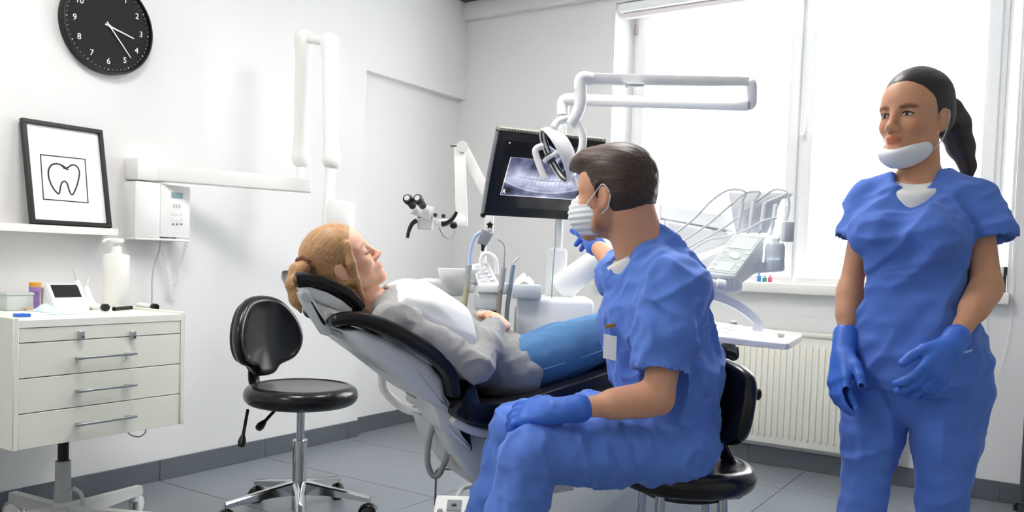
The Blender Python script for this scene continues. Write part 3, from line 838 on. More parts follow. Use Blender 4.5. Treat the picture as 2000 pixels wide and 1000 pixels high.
# small tools
def penlight(x0, y0, x1, y1, r, label, m1, m2, dark_first=False, head=1.3):
    a, b = ont(x0, y0), ont(x1, y1); a.z = b.z = ZT+r*head; L = (b-a).length
    o = thing('curing_light', (a.x, a.y, ZT), label, 'dental tool', 'tools lying on the trolley')
    MB().lathe([(r*.5, 0), (r*.85, .006), (r, L*.25), (r, L*.8)], a, b-a, 16).build('grip', m1, o)
    MB().lathe([(r, L*.78), (r*head, L*.82), (r*head, L*.97), (r*head*.8, L)], a, b-a, 16).build('tip', m2, o)
penlight(166, 604, 210, 608, .0105, 'black-ended white tool lying beside the pump bottle', M_whiteplastic, M_black)
penlight(268, 602, 306, 607, .0105, 'black-ended white tool at the right edge of the trolley', M_whiteplastic, M_black)
a_, b_ = ont(222, 607), ont(258, 604)
rz_ = thing('black_tool', ((a_.x+b_.x)/2, (a_.y+b_.y)/2, ZT), 'flat black clamp tool with white label between the two white tools', 'dental tool', 'tools lying on the trolley')
dv_ = (b_-a_).normalized(); sv_ = V((-dv_.y, dv_.x, 0))
MB().prism([a_-sv_*.007, a_+dv_*.055-sv_*.007, b_-sv_*.003, b_+sv_*.008, a_+dv_*.05+sv_*.009, a_+sv_*.007], EZ*.014, .002, 1).build('handle', M_black, rz_)
MB().prism([a_+dv_*.008-sv_*.0035+EZ*.0143, a_+dv_*.026-sv_*.0035+EZ*.0143, a_+dv_*.026+sv_*.0035+EZ*.0143, a_+dv_*.008+sv_*.0035+EZ*.0143], EZ*.0006).build('label_plate', M_whiteplastic, rz_)
a_, b_ = ont(33, 605), ont(66, 608); a_.z = b_.z = ZT+.006
o = MB().tube([a_, a_.lerp(b_, .5), b_], lambda t: .003+.003*t, 10, 4).build('wooden_stick', mat('wood_tan', '#c9a878', .55)); tag(o, 'tan wooden brush handle lying at the left of the trolley top', 'brush')
c_ = ont(41, 619); 
o = MB().prism([c_+V((-.012, -.02, 0)), c_+V((.012, -.018, 0)), c_+V((.012, .005, 0)), c_+V((.02, .022, 0)), c_+V((.004, .02, 0)), c_+V((-.004, .01, 0)), c_+V((-.014, .022, 0))], EZ*.012, .002, 1).build('blue_clip', mat('blue_plastic', '#2868c4', .35)); tag(o, 'small blue plastic clip at the front left corner of the trolley', 'clip')

# ================================================================== EMPTY STOOL
sc0 = V((-2.60, 2.41, 0)); tS = (sc0-V(CAM)).dot(V(FW))
st = thing('stool', sc0, 'empty black vinyl stool on a chrome five-star base', 'stool')
sf = (V(RT)*.86-V(FW)*.5); sf.z = 0; sf.normalize(); sl2 = V((-sf.y, sf.x, 0))
zseat = dp(582, 752, tS).z
so = V((sc0.x, sc0.y, zseat))+sf*.0
cushion(oval(.232, .225, 56, 2.1), so-EZ*.075, sf, sl2, EZ, .08, .038, dish=-.012).build('seat', M_vinyl, st)
MB().box((-.09, -.07, -.02), (.09, .07, .0), .006, 2, mx=axes_matrix(so-EZ*.072, sf, sl2, EZ)).build('seat_plate', M_black, st)
# backrest: pad + shell
bo = dp(512, 662, tS+.03)
bo = V((sc0.x, sc0.y, 0))-sf*.265-sl2*.0+EZ*dp(505, 662, tS).z
bn = (sf+EZ*.1).normalized(); bu = -sl2; bv = bu.cross(bn)*-1; bv = bn.cross(bu)
if bv.z < 0: bv = -bv
outl = smooth2([(-.0, .175), (-.1, .15), (-.17, .06), (-.185, -.03), (-.15, -.1), (-.08, -.13), (-.04, -.165), (.04, -.165), (.08, -.13), (.15, -.1), (.185, -.03), (.17, .06), (.1, .15)], 5)
cushion(outl, bo, bu, bv, bn, .06, .028, bend=1.3, dish=-.012).build('backrest', M_vinyl, st)
cushion([(a*.9, b*.9) for a, b in outl], bo-bn*.022, bu, bv, bn, .03, .012, bend=1.3).build('backrest_shell', M_black, st)
b0_ = bo-bn*.01-bv*.1
MB().tube([b0_-bn*.012, b0_-bv*.1-bn*.02, so-sf*.2-EZ*.09, so-sf*.1-EZ*.085], .016, 10, 6, flat=(bu, 1.8)).build('back_bracket', M_black, st)
bel = MB()
for k in range(8): bel.cyl(b0_-bn*.025-bv*(.02+.012*k), b0_-bn*.025-bv*(.027+.012*k), .02, .017, n=14)
bel.build('bellows', M_rubber, st)
for (ex, ey, kx, ky) in ((484, 800, 472, 866), (540, 798, 507, 834)):
    a = dp(ex, ey, tS-.02); b = dp(kx, ky, tS-.1)
    lv = MB().tube([a, a.lerp(b, .5), b], .007, 8, 4).build('lever', M_black, st)
    dd = (b-a).normalized()
    MB().lathe([(.007, -.02), (.014, .0), (.017, .015), (.014, .03), (.006, .035)], b-dd*.02, dd, 14).build('lever_knob', M_black, lv)
zh = .12
MB().cyl(V((sc0.x, sc0.y, .3)), V((sc0.x, sc0.y, zseat-.08)), .0165, n=20).build('piston', M_alu, st)
zc_ = dp(577, 857, tS).z
MB().lathe([(.029, .03), (.029, .1), (.029, zc_-.01), (.031, zc_-.008), (.031, zc_), (.018, zc_+.002)], V((sc0.x, sc0.y, 0)), EZ, 28).build('column', M_chrome, st)
cr = [fl(640, 978), fl(727, 1006), fl(472, 995)]
a0 = math.atan2(cr[0].y-sc0.y, cr[0].x-sc0.x)-.08
for k in range(5):
    a = a0+2*math.pi*k/5; dx = V((math.cos(a), math.sin(a), 0)); ax = V((-dx.y, dx.x, 0)); o_ = V((sc0.x, sc0.y, 0)); RR = .3
    def sec(s, wd, z0, z1):
        p = o_+dx*s; return [p-ax*wd+EZ*z0, p+ax*wd+EZ*z0, p+ax*wd+EZ*(z1-.006), p+ax*wd*.6+EZ*z1, p-ax*wd*.6+EZ*z1, p-ax*wd+EZ*(z1-.006)]
    MB().loft([sec(.01, .03, .1, .155), sec(.05, .026, .1, .15), sec(.12, .018, .098, .135), sec(.24, .016, .085, .112), sec(RR, .014, .076, .1)]).build('base_arm', M_chrome, st, smooth=35)
    caster(st, o_+dx*(RR-.006), a+1.0+k*.5, M_rubber, M_black, .029)
# ================================================================== DENTAL CHAIR
AXA = math.radians(58.8)
AX = V((math.cos(AXA), math.sin(AXA), 0)); NN = V((math.sin(AXA), -math.cos(AXA), 0))   # along the chair to the feet / towards the viewer's side
HP = dp(970, 720, 2.87)
def chp(x, y, off=0.0): return onplane(x, y, HP+NN*off, NN)
M_shell = mat('chair_shell', '#dcdee0', .3, var=.015)
M_shellgrey = mat('chair_shell_grey', '#b9bdc1', .35)
M_chairbase = mat('chair_base', '#d3d6d6', .38, var=.02)

def sweep_pad(st, w_fn, th_fn, lift=.0, n_smooth=6, edge=.018, flip=1, raise_=.0):
    """st: px points of the near edge's bottom line; pad grows to the patient's side"""
    W0 = w_fn(0)
    P = smooth_path([chp(a, b, w_fn(i/(len(st)-1)))-NN*w_fn(i/(len(st)-1)) for i, (a, b) in enumerate(st)], n_smooth)
    secs = []; N = len(P)
    for i, p in enumerate(P):
        f = i/(N-1); t = (P[min(N-1, i+1)]-P[max(0, i-1)]).normalized(); m = NN.cross(t)*flip
        m.normalize(); w_, th = w_fn(f), th_fn(f)
        e = min(edge, th*.48)
        cap = min(1.0, math.sqrt(max(0.0, 1-(1-min(f, 1-f)/.06)**2))) if min(f, 1-f) < .06 else 1.0
        cap = .45+.55*cap
        q = []
        prof = [(-w_+e, 0), (-w_+.3*e, .3*e), (-w_, e), (-w_, th-e), (-w_+.3*e, th-.3*e), (-w_+e, th)]
        top = [(-w_*.75, th-raise_*.25), (-w_*.5, th-raise_*.8), (0, th-raise_), (w_*.5, th-raise_*.8), (w_*.75, th-raise_*.25)]
        prof = prof+top+[(-a, b) for a, b in reversed(prof)]
        for a, b in prof: q.append(p+NN*a+m*((b-th/2)*cap+th/2))
        secs.append(q)
    return MB().loft(secs)
chair = thing('dental_chair', V((HP.x, HP.y, 0))+AX*.1, 'reclined black and white dental chair holding the patient', 'dental chair')
# headrest
hw_ = .125
sweep_pad([(581, 561), (600, 560), (635, 568), (668, 584), (690, 601), (698, 612)], lambda f: hw_, lambda f: .042-.004*f, edge=.02, raise_=.018).build('headrest', M_vinyl, chair)
def cprism(pts, o0, o1, bev=.008, seg=2):
    q = [chp(a, b, o1) for a, b in pts]; return MB().prism(q, NN*(o0-o1), bev, seg)
cprism([(584, 562), (606, 560), (640, 571), (668, 586), (690, 604), (684, 613), (660, 606), (632, 594), (604, 582), (588, 574)], -.11, .115, .006).build('headrest_shell', M_shell, chair)
lk = cprism([(592, 562), (602, 564), (612, 582), (648, 640), (650, 650), (642, 657), (631, 654), (588, 588), (584, 574)], .08, .128, .006).build('headrest_link', M_shell, chair)
cprism([(606, 587), (610, 590), (637, 632), (634, 636), (628, 630)], .12, .1295, .001, 1).build('link_slot', M_black, lk)
MB().cyl(chp(597, 580, .12), chp(597, 580, .135), .012, n=18).build('link_pivot', M_shellgrey, lk)
cprism([(636, 648), (650, 640), (690, 652), (700, 668), (676, 660)], -.05, .05, .004).build('headrest_mount', M_chrome, chair)
# backrest cushion and shell
bk = [(650, 641), (672, 638), (705, 640), (750, 655), (800, 681), (845, 708), (872, 736), (880, 762), (884, 780)]
def bw_(f): return .2+.07*min(1, f*2.2)
sweep_pad(bk, bw_, lambda f: .036+.012*math.sin(math.pi*min(1, f*1.1)), edge=.02, raise_=.03).build('backrest', M_vinyl, chair)
cprism([(672, 646), (706, 644), (752, 660), (800, 685), (842, 712), (868, 742), (872, 776), (880, 800), (862, 800), (845, 790), (800, 757), (745, 714), (706, 686)], -.2, .215, .02, 3).build('backrest_shell', M_shell, chair)
cprism([(664, 650), (690, 655), (715, 672), (770, 715), (830, 760), (850, 780), (846, 792), (800, 760), (740, 715), (700, 684)], -.14, .15, .01, 2).build('shell_underside', M_shellgrey, chair)
# hinge arm to the base
cprism([(842, 775), (870, 772), (882, 790), (893, 826), (905, 852), (921, 872), (921, 880), (903, 868), (880, 852), (862, 838), (852, 812)], .03, .2, .008, 2).build('hinge_arm', M_shell, chair)
cprism([(893, 826), (918, 846), (922, 872), (906, 852)], .1, .19, .002, 1).build('hinge_gap', M_black, chair)
# seat cushion: thigh hollow and leg rest
sp = [(884, 812), (920, 832), (970, 838), (1040, 826), (1110, 800), (1190, 770), (1270, 742), (1350, 722), (1440, 712)]
sw = lambda f: .27-.02*f-.05*max(0, f-.6)
seat_th = lambda f: .088-.04*max(0, f-.35)+.05*max(0, 1-f/.14)
sweep_pad(sp, sw, seat_th, edge=.035, raise_=.02, n_smooth=6).build('seat', M_vinyl, chair)
sweep_pad([(884, 830), (920, 850), (970, 858), (1040, 846), (1110, 818), (1190, 786), (1270, 757), (1350, 736), (1430, 724)], lambda f: sw(f)-.03, lambda f: .03, edge=.012).build('seat_shell', M_shell, chair)
# lifting base under the seat
cprism([(866, 836), (902, 846), (960, 858), (1040, 880), (1130, 900), (1125, 960), (1010, 980), (930, 950), (905, 915), (880, 880)], -.17, .16, .02, 3).build('lift_arm', M_chairbase, chair)
cprism([(904, 851), (922, 873), (921, 881), (902, 862)], .158, .163, .0005, 1).build('vent_slot', M_black, chair)
zc0 = .0
bc = V((HP.x, HP.y, 0))+AX*.42
o2 = MB(); bx = axes_matrix(bc, AX, -NN, EZ)
o2.prism([bx @ V((-.42, -.2, .001)), bx @ V((-.42, -.2, .1)), bx @ V((-.2, -.2, .16)), bx @ V((.15, -.2, .42)), bx @ V((.34, -.2, .42)), bx @ V((.46, -.2, .12)), bx @ V((.5, -.2, .001))], -NN*.4, .02, 3)
o2.build('floor_base', M_chairbase, chair)
MB().box((-.34, -.215, .11), (.0, -.2, .125), .002, 1, mx=bx).build('base_seam', M_shellgrey, chair)
# padded arm support tube behind the backrest
MB().tube([chp(747, 700, -.3), chp(746, 735, -.3), chp(750, 760, -.3), chp(772, 785, -.29), chp(795, 800, -.27), chp(820, 805, -.22), chp(862, 806, -.12)], .0155, 12, 6).build('arm_support', M_whiteplastic, chair)
# hanging suction hoses at the rear of the base
M_hose = mat('hose_grey', '#9a9c98', .5); M_hosey = mat('hose_cream', '#cfcba8', .5)
def ribbed(pts, r, pitch=.008, sm=10, dep=.12):
    P = smooth_path(pts, sm); L = sum((P[i+1]-P[i]).length for i in range(len(P)-1)); n = max(8, int(L/pitch*2)); Q = []
    acc = [0]
    for i in range(len(P)-1): acc.append(acc[-1]+(P[i+1]-P[i]).length)
    j = 0
    for k in range(n+1):
        s_ = L*k/n
        while j < len(P)-2 and acc[j+1] < s_: j += 1
        Q.append(P[j].lerp(P[j+1], (s_-acc[j])/max(1e-9, acc[j+1]-acc[j])))
    return MB().tube(Q, lambda t: r*(1-dep*(int(round(t*n)) % 2)), 10, 0)
ribbed([chp(853, 800, .05), chp(848, 826, .05), chp(838, 860, .05), chp(835, 900, .05), chp(843, 926, .05), chp(856, 928, .06), chp(868, 905, .08), chp(875, 885, .1)], .0105).build('suction_hose', M_hose, chair)
MB().tube([chp(876, 884, .1), chp(884, 900, .1), chp(896, 912, .1), chp(915, 922, .1)], .007, 10, 6).build('water_hose', M_hosey, chair)

# foot control on the floor
fq = fl(882, 1042)
ped = thing('foot_control', fq, 'white foot control box with wire handle on the floor', 'foot pedal')
fx = V((RT[0], RT[1], 0)).normalized(); fy = V((-fx.y, fx.x, 0)); pm = axes_matrix(fq, fx, fy, EZ)
tF = (fq-V(CAM)).dot(V(FW))
pw = 40/FPX*tF
MB().prism([pm @ V((-pw, 0, 0.001)), pm @ V((-pw, 0, .035)), pm @ V((-pw, .17, .09)), pm @ V((-pw, .22, .09)), pm @ V((-pw, .22, 0.001))], fx*(2*pw), .006, 2).build('housing', M_whiteplastic, ped)
sn = V((0, -.055, .17)).normalized(); 
def pp_(a, b, c=0): return pm @ (V((a, b*.17, .035+b*.055))+V((0, -.3077, .9515))*c)
MB().prism([pp_(-.03, .5), pp_(.03, .5), pp_(.03, .92), pp_(-.03, .92)], (pm.to_3x3() @ V((0, -.3077, .9515)))*.008, .002, 1).build('rocker', M_greyplastic, ped)
MB().ball(pp_(0, .7, .008), (.011, .011, .006), 12).build('joystick', M_dark, ped)
for a in (-.055, .055):
    MB().cyl(pp_(a, .45, -.002), pp_(a, .45, .012), .013, .011, n=16).build('button', M_greyplastic, ped)
MB().tube([pm @ V((-pw-.004, .2, .05)), pm @ V((-pw-.004, .2, .2)), pm @ V((-pw+.006, .2, .208)), pm @ V((pw-.006, .2, .208)), pm @ V((pw+.004, .2, .2)), pm @ V((pw+.004, .2, .05))], .0045, 8, 0).build('carry_handle', M_dark, ped)
MB().tube([pm @ V((0, .21, .06)), pm @ V((-.0, .3, .07)), pm @ V((.03, .36, .09)), pm @ V((.12, .38, .09)), pm @ V((.25, .36, .06))], .012, 10, 6).build('hose', M_hose, ped)
# ================================================================== UNIT WITH SPITTOON, SUCTION TOOLS AND POLE (behind the chair)
TU = 3.38
M_unit = mat('unit_white', '#f4f5f5', .28, var=.01)
M_unitgrey = mat('unit_grey', '#d8dcde', .35, var=.015)
rh = V((RT[0], RT[1], 0)).normalized(); fh_ = V((FW[0], FW[1], 0)).normalized()   # horizontal right / away
def wb(x0, y0, x1, y1, t, depth, bev=.01, seg=2, mb=None):
    """upright box whose front face covers a photo rectangle at depth t"""
    a = dp((x0+x1)/2, y1, t); wd = (x1-x0)/FPX*t; hg = (y1-y0)/FPX*t
    mx = axes_matrix(a, rh, fh_, EZ)
    return (mb or MB()).box((-wd/2, 0, 0), (wd/2, depth, hg), bev, seg, mx=mx)
uc = dp(1078, 620, TU+.1)
unit = thing('spittoon_unit', V((uc.x, uc.y, 0)), 'white dental unit with spittoon and keypad behind the patient', 'dental unit')
wb(998, 581, 1149, 900, TU, .3, .025, 3).build('cabinet', M_unit, unit)
wb(1003, 600, 1057, 652, TU-.004, .02, .006).build('side_cover', M_unitgrey, unit)
a = dp(1070, 600, TU+.15); MB().box((-.13, -.12, 0), (.13, .14, a.z*.5), .02, 2, mx=axes_matrix(V((a.x, a.y, .001)), rh, fh_, EZ)).build('pedestal', M_unit, unit)
wb(1000, 556, 1057, 584, TU-.06, .14, .008).build('tissue_tray', M_unitgrey, unit)
# column and pole
wb(1066, 484, 1105, 584, TU+.12, .085, .02, 3).build('column', M_unit, unit)
pt = dp(1090, 486, TU+.165); pz2 = dp(1098, 222, TU+.22).z
MB().cyl(V((pt.x, pt.y, pt.z-.1)), V((pt.x, pt.y, pz2+.0)), .0175, n=24).build('pole', M_unit, unit)
# thick swivel arm towards the instrument side
a, b = dp(1100, 560, TU+.09), dp(1215, 468, TU-.0)
d_ = (b-a).normalized(); s_ = d_.cross(EZ).normalized(); u_ = s_.cross(d_)
def armsec(p, w_, h_): return [p+s_*(w_*math.cos(t))+u_*(h_*math.sin(t)) for t in [2*math.pi*i/20 for i in range(20)]]
MB().loft([armsec(a-d_*.02, .035, .058), armsec(a, .04, .06), armsec(a.lerp(b, .5), .04, .05), armsec(b, .038, .045), armsec(b+d_*.02, .03, .03)]).build('swivel_arm', M_unit, unit)
cable = [dp(1086, 428, TU-.01), dp(1084, 480, TU-.005), dp(1080, 530, TU-.005), dp(1077, 590, TU-.006), dp(1075, 645, TU-.006), dp(1074, 720, TU-.006)]
MB().tube(cable, .0025, 8, 6).build('cable', mat('cable_teal', '#8fa5a6', .5), unit)
# spittoon: arm shelf, bowl, faucet
TS_ = TU-.12
wb(813, 546, 905, 578, TS_+.04, .16, .015, 3).build('side_shelf', M_unitgrey, unit)
bw0 = dp(898, 560, TS_)
bwo = V((bw0.x, bw0.y, bw0.z))+fh_*.08
MB().lathe([(.03, -.05), (.06, -.02), (.085, .0), (.095, .045), (.094, .05), (.086, .05), (.075, .015), (.03, .0), (.005, -.003)], bwo+EZ*.02, EZ, 32).build('bowl', M_unit, unit)
MB().tube([dp(942, 535, TS_+.03), dp(940, 508, TS_+.03), dp(946, 496, TS_+.03), dp(958, 497, TS_+.03), dp(968, 508, TS_+.03), dp(970, 535, TS_+.03)], .009, 10, 6).build('faucet', M_unit, unit)
# keypad console and its cup block
k0 = [dp(921, 515, TS_+.05), dp(953, 511, TS_+.05), dp(977, 556, TS_-.04), dp(934, 556, TS_-.04)]
kn = (k0[3]-k0[0]).cross(k0[1]-k0[0]).normalized()
if kn.z < 0: kn = -kn
MB().prism(k0, -kn*.05, .006, 2).build('console', M_unit, unit)
kc = sum(k0, V())/4; ku = (k0[1]-k0[0]).normalized(); kv = (k0[0]-k0[3]).normalized()
kp = MB().prism([kc+(p-kc)*.78 for p in k0], kn*.0015).build('keypad', M_lightgrey, unit)
for i, (aa, bb) in enumerate([(0, .035), (-.018, .005), (.01, .005), (-.014, -.018), (.016, -.018), (-.01, -.04), (.022, -.04)]):
    c = kc+ku*aa+kv*bb+kn*.0015; r = .013 if i == 0 else .0065
    MB().cyl(c, c+kn*.002, r, n=14).build('key', M_whiteplastic, kp)
wb(932, 556, 977, 572, TS_-.05, .12, .006).build('console_front', M_unit, unit)
wb(926, 572, 974, 608, TS_-.035, .1, .014, 3).build('cup_block', M_unitgrey, unit)
wb(930, 606, 970, 614, TS_-.03, .08, .003).build('drip_tray', M_black, unit)
wb(975, 553, 998, 575, TS_-.03, .05, .006).build('tool_holder', M_unit, unit)
wb(905, 556, 926, 572, TS_-.02, .05, .006).build('tool_holder', M_unit, unit)
# tissue paper
tp = dp(1024, 556, TU+.0)
r = random.Random(5); n = 9; vs_ = []; f = []
for j in range(n):
    for i in range(n):
        aa, bb = i/(n-1)*2-1, j/(n-1)*2-1; e = max(0, 1-(abs(aa)**1.5+abs(bb)**2)*.7)
        vs_.append(tp+rh*(aa*.04)+fh_*(bb*.03)+EZ*(.001+.045*e*(.6+.5*r.random())))
kk = len(vs_); vs_ += [v-EZ*.001 for v in vs_]
for j in range(n-1):
    for i in range(n-1):
        q = j*n+i; f.append((q, q+1, q+n+1, q+n)); f.append((kk+q, kk+q+n, kk+q+n+1, kk+q+1))
o = MB().add(vs_, f).build('tissue', mat('tissue_white', '#f6f6f4', .9, var=.01), smooth=25); tag(o, 'crumpled white tissue on the spittoon unit tray', 'tissue')

# suction tools standing in the holders
def stool_tool(label, hnd, hose, tip, hm, hosem, tipm, rh_=.012, hr=.0085, ribs=False, tr_=.005):
    t = thing('suction_tool', hnd[-1], label, 'dental tool', 'suction tools on the spittoon unit')
    MB().tube(hnd, rh_, 12, 4).build('handle', hm, t)
    (ribbed(hose, hr) if ribs else MB().tube(hose, hr, 10, 6)).build('hose', hosem, t)
    MB().tube(tip, tr_, 10, 6).build('tip', tipm, t)
    return t
tA_ = TS_-.045
stool_tool('grey suction handle with pale blue tube on the spittoon unit', [dp(916, 518, tA_), dp(914, 540, tA_), dp(913, 560, tA_)], [dp(912, 560, tA_), dp(909, 580, tA_), dp(906, 600, tA_), dp(902, 640, tA_)], [dp(917, 520, tA_), dp(918, 500, tA_), dp(921, 480, tA_), dp(928, 462, tA_), dp(940, 453, tA_)], mat('tool_grey', '#a9aca9', .4), mat('hose_beige', '#b5b092', .5), mat('tube_blue', '#b6cdf2', .35), .0125, .0115, True, .0075)
tA_ = TS_-.06
stool_tool('grey syringe with bent metal tip standing on the spittoon unit', [dp(984, 523, tA_), dp(981, 545, tA_), dp(978, 566, tA_)], [dp(978, 566, tA_), dp(976, 590, tA_), dp(974, 612, tA_), dp(972, 660, tA_)], [dp(984, 524, tA_), dp(985, 505, tA_), dp(986, 485, tA_), dp(982, 475, tA_), dp(972, 467, tA_)], mat('tool_mauve', '#a8a6ab', .35), mat('hose_brown', '#8d8577', .5), mat('steel_tip', '#b7b4ad', .25, .6), .0105, .008, False, .0035)
tA_ = TS_-.04
stool_tool('blue-grey slim suction tool on the right of the spittoon unit', [dp(1003, 518, tA_), dp(1000, 535, tA_), dp(997, 562, tA_)], [dp(997, 562, tA_), dp(993, 585, tA_), dp(990, 612, tA_), dp(988, 660, tA_)], [dp(1003, 520, tA_), dp(1004, 512, tA_), dp(1013, 503, tA_)], mat('tool_blue', '#7f93ad', .35), mat('hose_slate', '#7c848a', .5), mat('tip_white', '#dfe3e6', .3), .008, .0085, False, .0045)

# ================================================================== MONITOR WITH DENTAL X-RAY
TL, TR_ = dp(976, 255, 3.2), dp(1184, 278, 3.44)
mu = (TR_-TL)
BL = min((dp(946, 421, 3.05+.005*k) for k in range(90)), key=lambda q: abs((q-TL).dot(mu))); mv = (BL-TL); mv = mv-mu*(mv.dot(mu)/mu.dot(mu)); MW, MH = mu.length, mv.length
mu.normalize(); mv.normalize(); mn = mv.cross(mu)
if mn.dot(V(CAM)-TL) < 0: mn = -mn
BLs = BL-(TL+mv*MH)          # slight lean of the frame's left edge
def mp(a, b, c=0): return TL+mu*(a*MW)+mv*(b*MH)+mn*c
mon = thing('monitor', mp(.5, 1.0, -.05), 'black monitor showing a panoramic dental x-ray', 'monitor')
MB().prism([mp(0, 0, 0), mp(1, 0, 0), mp(1, 1, 0), mp(0, 1, 0)], -mn*.04, .006, 2).build('housing', M_black, mon)
MB().prism([mp(.0, -.035, -.002), mp(1, -.035, -.002), mp(1, .0, -.002), mp(.0, .0, -.002)], -mn*.035, .003, 2).build('top_vent_strip', mat('vent_grey', '#a3a295', .4, .3), mon)
for k in range(34):
    if 16 <= k <= 17: continue
    aa = .08+.026*k
    MB().prism([mp(aa, -.03, -.001), mp(aa+.006, -.03, -.001), mp(aa+.010, -.006, -.001), mp(aa+.004, -.006, -.001)], mn*.0012).build('vent_slot', M_dark, mon)
MB().prism([mp(.07, .1, .0), mp(.955, .1, .0), mp(.955, .88, .0), mp(.07, .88, .0)], mn*.001).build('glass', mat('screen_glass', '#11131c', .12, spec=.5), mon)
MB().tube([mp(-.004, .02, -.012), mp(-.012, .5, -.012), mp(-.004, 1.0, -.012)], .009, 8, 4).build('edge_bumper', M_greyplastic, mon)
MB().ball(mp(-.0, 1.0, -.01), .012, 12).build('corner_bumper', M_black, mon)
MB().ball(mp(.105, .125, .001), (.003, .003, .003), 10).build('camera_dot', mat('dot_white', '#ffffff', .5, emit=.6), mon)
# the x-ray itself: a grid of points whose colours make the picture
nx, ny = 150, 84
gu, gv = np.meshgrid(np.linspace(0, 1, nx), np.linspace(0, 1, ny))
P2 = np.stack([gu*9, gv*5, gu*0+.3], -1).reshape(-1, 3)
def fb(s, z=0):
    q = P2*s; q = q+np.array([z, z*1.7, z*.6]); return (vnoise(q)+.5*vnoise(q*2.1)+.25*vnoise(q*4.3)).reshape(ny, nx)/1.75
cx_, uu, vv = .52, gu, gv
img = .18+.1*fb(.5, 3)
jaw = vv-(.86-.9*(uu-cx_)**2)                       # lower border of the jaw
band = np.exp(-((vv-(.62-.35*(uu-cx_)**2))/.22)**2); img += .26*band
img += .3*np.exp(-(jaw/.025)**2)
img += .12*np.exp(-((jaw+.07)/.05)**2)
occl = vv-(.52+.10*np.cos((uu-cx_)*3.0)-.08)
teeth = np.exp(-(((uu-cx_)/.33)**4))*np.exp(-(occl/.16)**2)*(.55+.45*np.abs(np.sin(uu*math.pi*20+np.where(occl > 0, .8, 0))))
img += .34*teeth
img -= .35*np.exp(-(occl/.012)**2)*np.exp(-(((uu-cx_)/.33)**6))
img += .22*np.exp(-(((uu-.17)/.1)**2+((vv-.35)/.25)**2))+.22*np.exp(-(((uu-.87)/.1)**2+((vv-.35)/.25)**2))
img += .3*np.exp(-(((uu-cx_)/.16)**2+((vv-.97)/.05)**2))
img -= .16*np.exp(-(((uu-.1)/.16)**2+((vv-.8)/.15)**2)); img -= .16*np.exp(-(((uu-.94)/.16)**2+((vv-.8)/.15)**2))
img += .16*fb(.9, 9)+.09*fb(2.2, 5)
img += .5*((uu < .008) | (vv > .985)|(vv < .01))
img = np.clip(img, 0, 1)
c0, c1, c2, c3 = (.135, .285), (.865, .285), (.865, .74), (.105, .74)
def xp(u, v): 
    aa = (c0[0]*(1-v)+c3[0]*v)*(1-u)+(c1[0])*u; bb = c0[1]*(1-v)+c3[1]*v
    return mp(aa, bb, .0016)
vs_ = [xp(u, v) for v in np.linspace(0, 1, ny) for u in np.linspace(0, 1, nx)]
f = [(j*nx+i, j*nx+i+1, (j+1)*nx+i+1, (j+1)*nx+i) for j in range(ny-1) for i in range(nx-1)]
mm = bpy.data.materials.new('xray_picture'); mm.use_nodes = True; nt = mm.node_tree
at = nt.nodes.new('ShaderNodeAttribute'); at.attribute_name = 'tint'; b_ = nt.nodes['Principled BSDF']
b_.inputs['Base Color'].default_value = (.01, .01, .012, 1); b_.inputs['Roughness'].default_value = .2
nt.links.new(at.outputs['Color'], b_.inputs['Emission Color']); b_.inputs['Emission Strength'].default_value = 1.3
xr = MB().add(vs_, f).build('xray_picture', mm, mon, fix=False)
g = img.ravel()[:, None]; col = np.concatenate([g**1.7*.86, g**1.65*.88, g**1.35*1.0, np.ones_like(g)], 1)
ca = xr.data.color_attributes.new('tint', 'FLOAT_COLOR', 'POINT'); ca.data.foreach_set('color', col.astype(np.float32).ravel())
M_scr = mat('screen_text', '#e8ebf2', .5, emit=.8, var=0)
text_mesh('R', .026, M_scr, axes_matrix(mp(.135, .695, .0018), mu, -mv, mn), mon, 'lettering')
MB().prism([mp(.79, .725, .0017), mp(.85, .725, .0017), mp(.85, .729, .0017), mp(.79, .729, .0017)], mn*.0003).build('scale_bar', M_scr, mon)
MB().box((-.05, -.02, -.05), (.05, .03, .05), .008, 2, mx=axes_matrix(mp(.5, .6, -.06), mu, -mn, -mv)).build('swivel_mount', M_dark, mon)
MB().cyl(mp(.5, .6, -.06), V((pt.x, pt.y, mp(.5, .6, -.06).z)), .015, n=14).build('mount_arm', M_unit, mon)

# ================================================================== OPERATING LIGHT
tl = 3.0
lamp = thing('operating_light', V((pt.x, pt.y, pz2)), 'white dental operating light on a long folded arm', 'lamp')
a, b = V((pt.x, pt.y, pz2)), dp(1462, 205, 3.2)
MB().tube([V((pt.x, pt.y, pz2-.02)), V((pt.x, pt.y, pz2+.035)), a+(b-a)*.04+EZ*.045, a+(b-a)*.09+EZ*.042], .026, 16, 6).build('pole_elbow', M_unit, lamp)
c = dp(1140, 154, tl); e = dp(1462, 160, 3.17)
MB().cyl(a+(b-a)*.07+EZ*.042, b, .024, n=20).build('lower_arm', M_unit, lamp)
MB().tube([b, b+rh*.012+EZ*.01, e+rh*.012-EZ*.01, e], .02, 14, 6).build('elbow_column', M_unit, lamp)
d_ = (e-c).normalized(); s_ = d_.cross(EZ).normalized(); u_ = s_.cross(d_)
up_ = MB().prism([c+u_*.02-s_*.016, c-u_*.02-s_*.016, e-u_*.018-s_*.016, e+u_*.018-s_*.016], s_*.032, .008, 2).build('upper_arm', M_unit, lamp)
MB().prism([c+d_*.04+u_*.006-s_*.0165, c+d_*.04+u_*.002-s_*.0165, e-d_*.04+u_*.002-s_*.0165, e-d_*.04+u_*.006-s_*.0165], -s_*.0008).build('seam', M_unitgrey, up_)
q = dp(1236, 165, 3.03); MB().prism([q-d_*.035+u_*.0, q+d_*.035, q+d_*.03-u_*.012, q-d_*.028-u_*.012], s_*.03, .002, 1).build('rating_plate', M_lightgrey, up_)
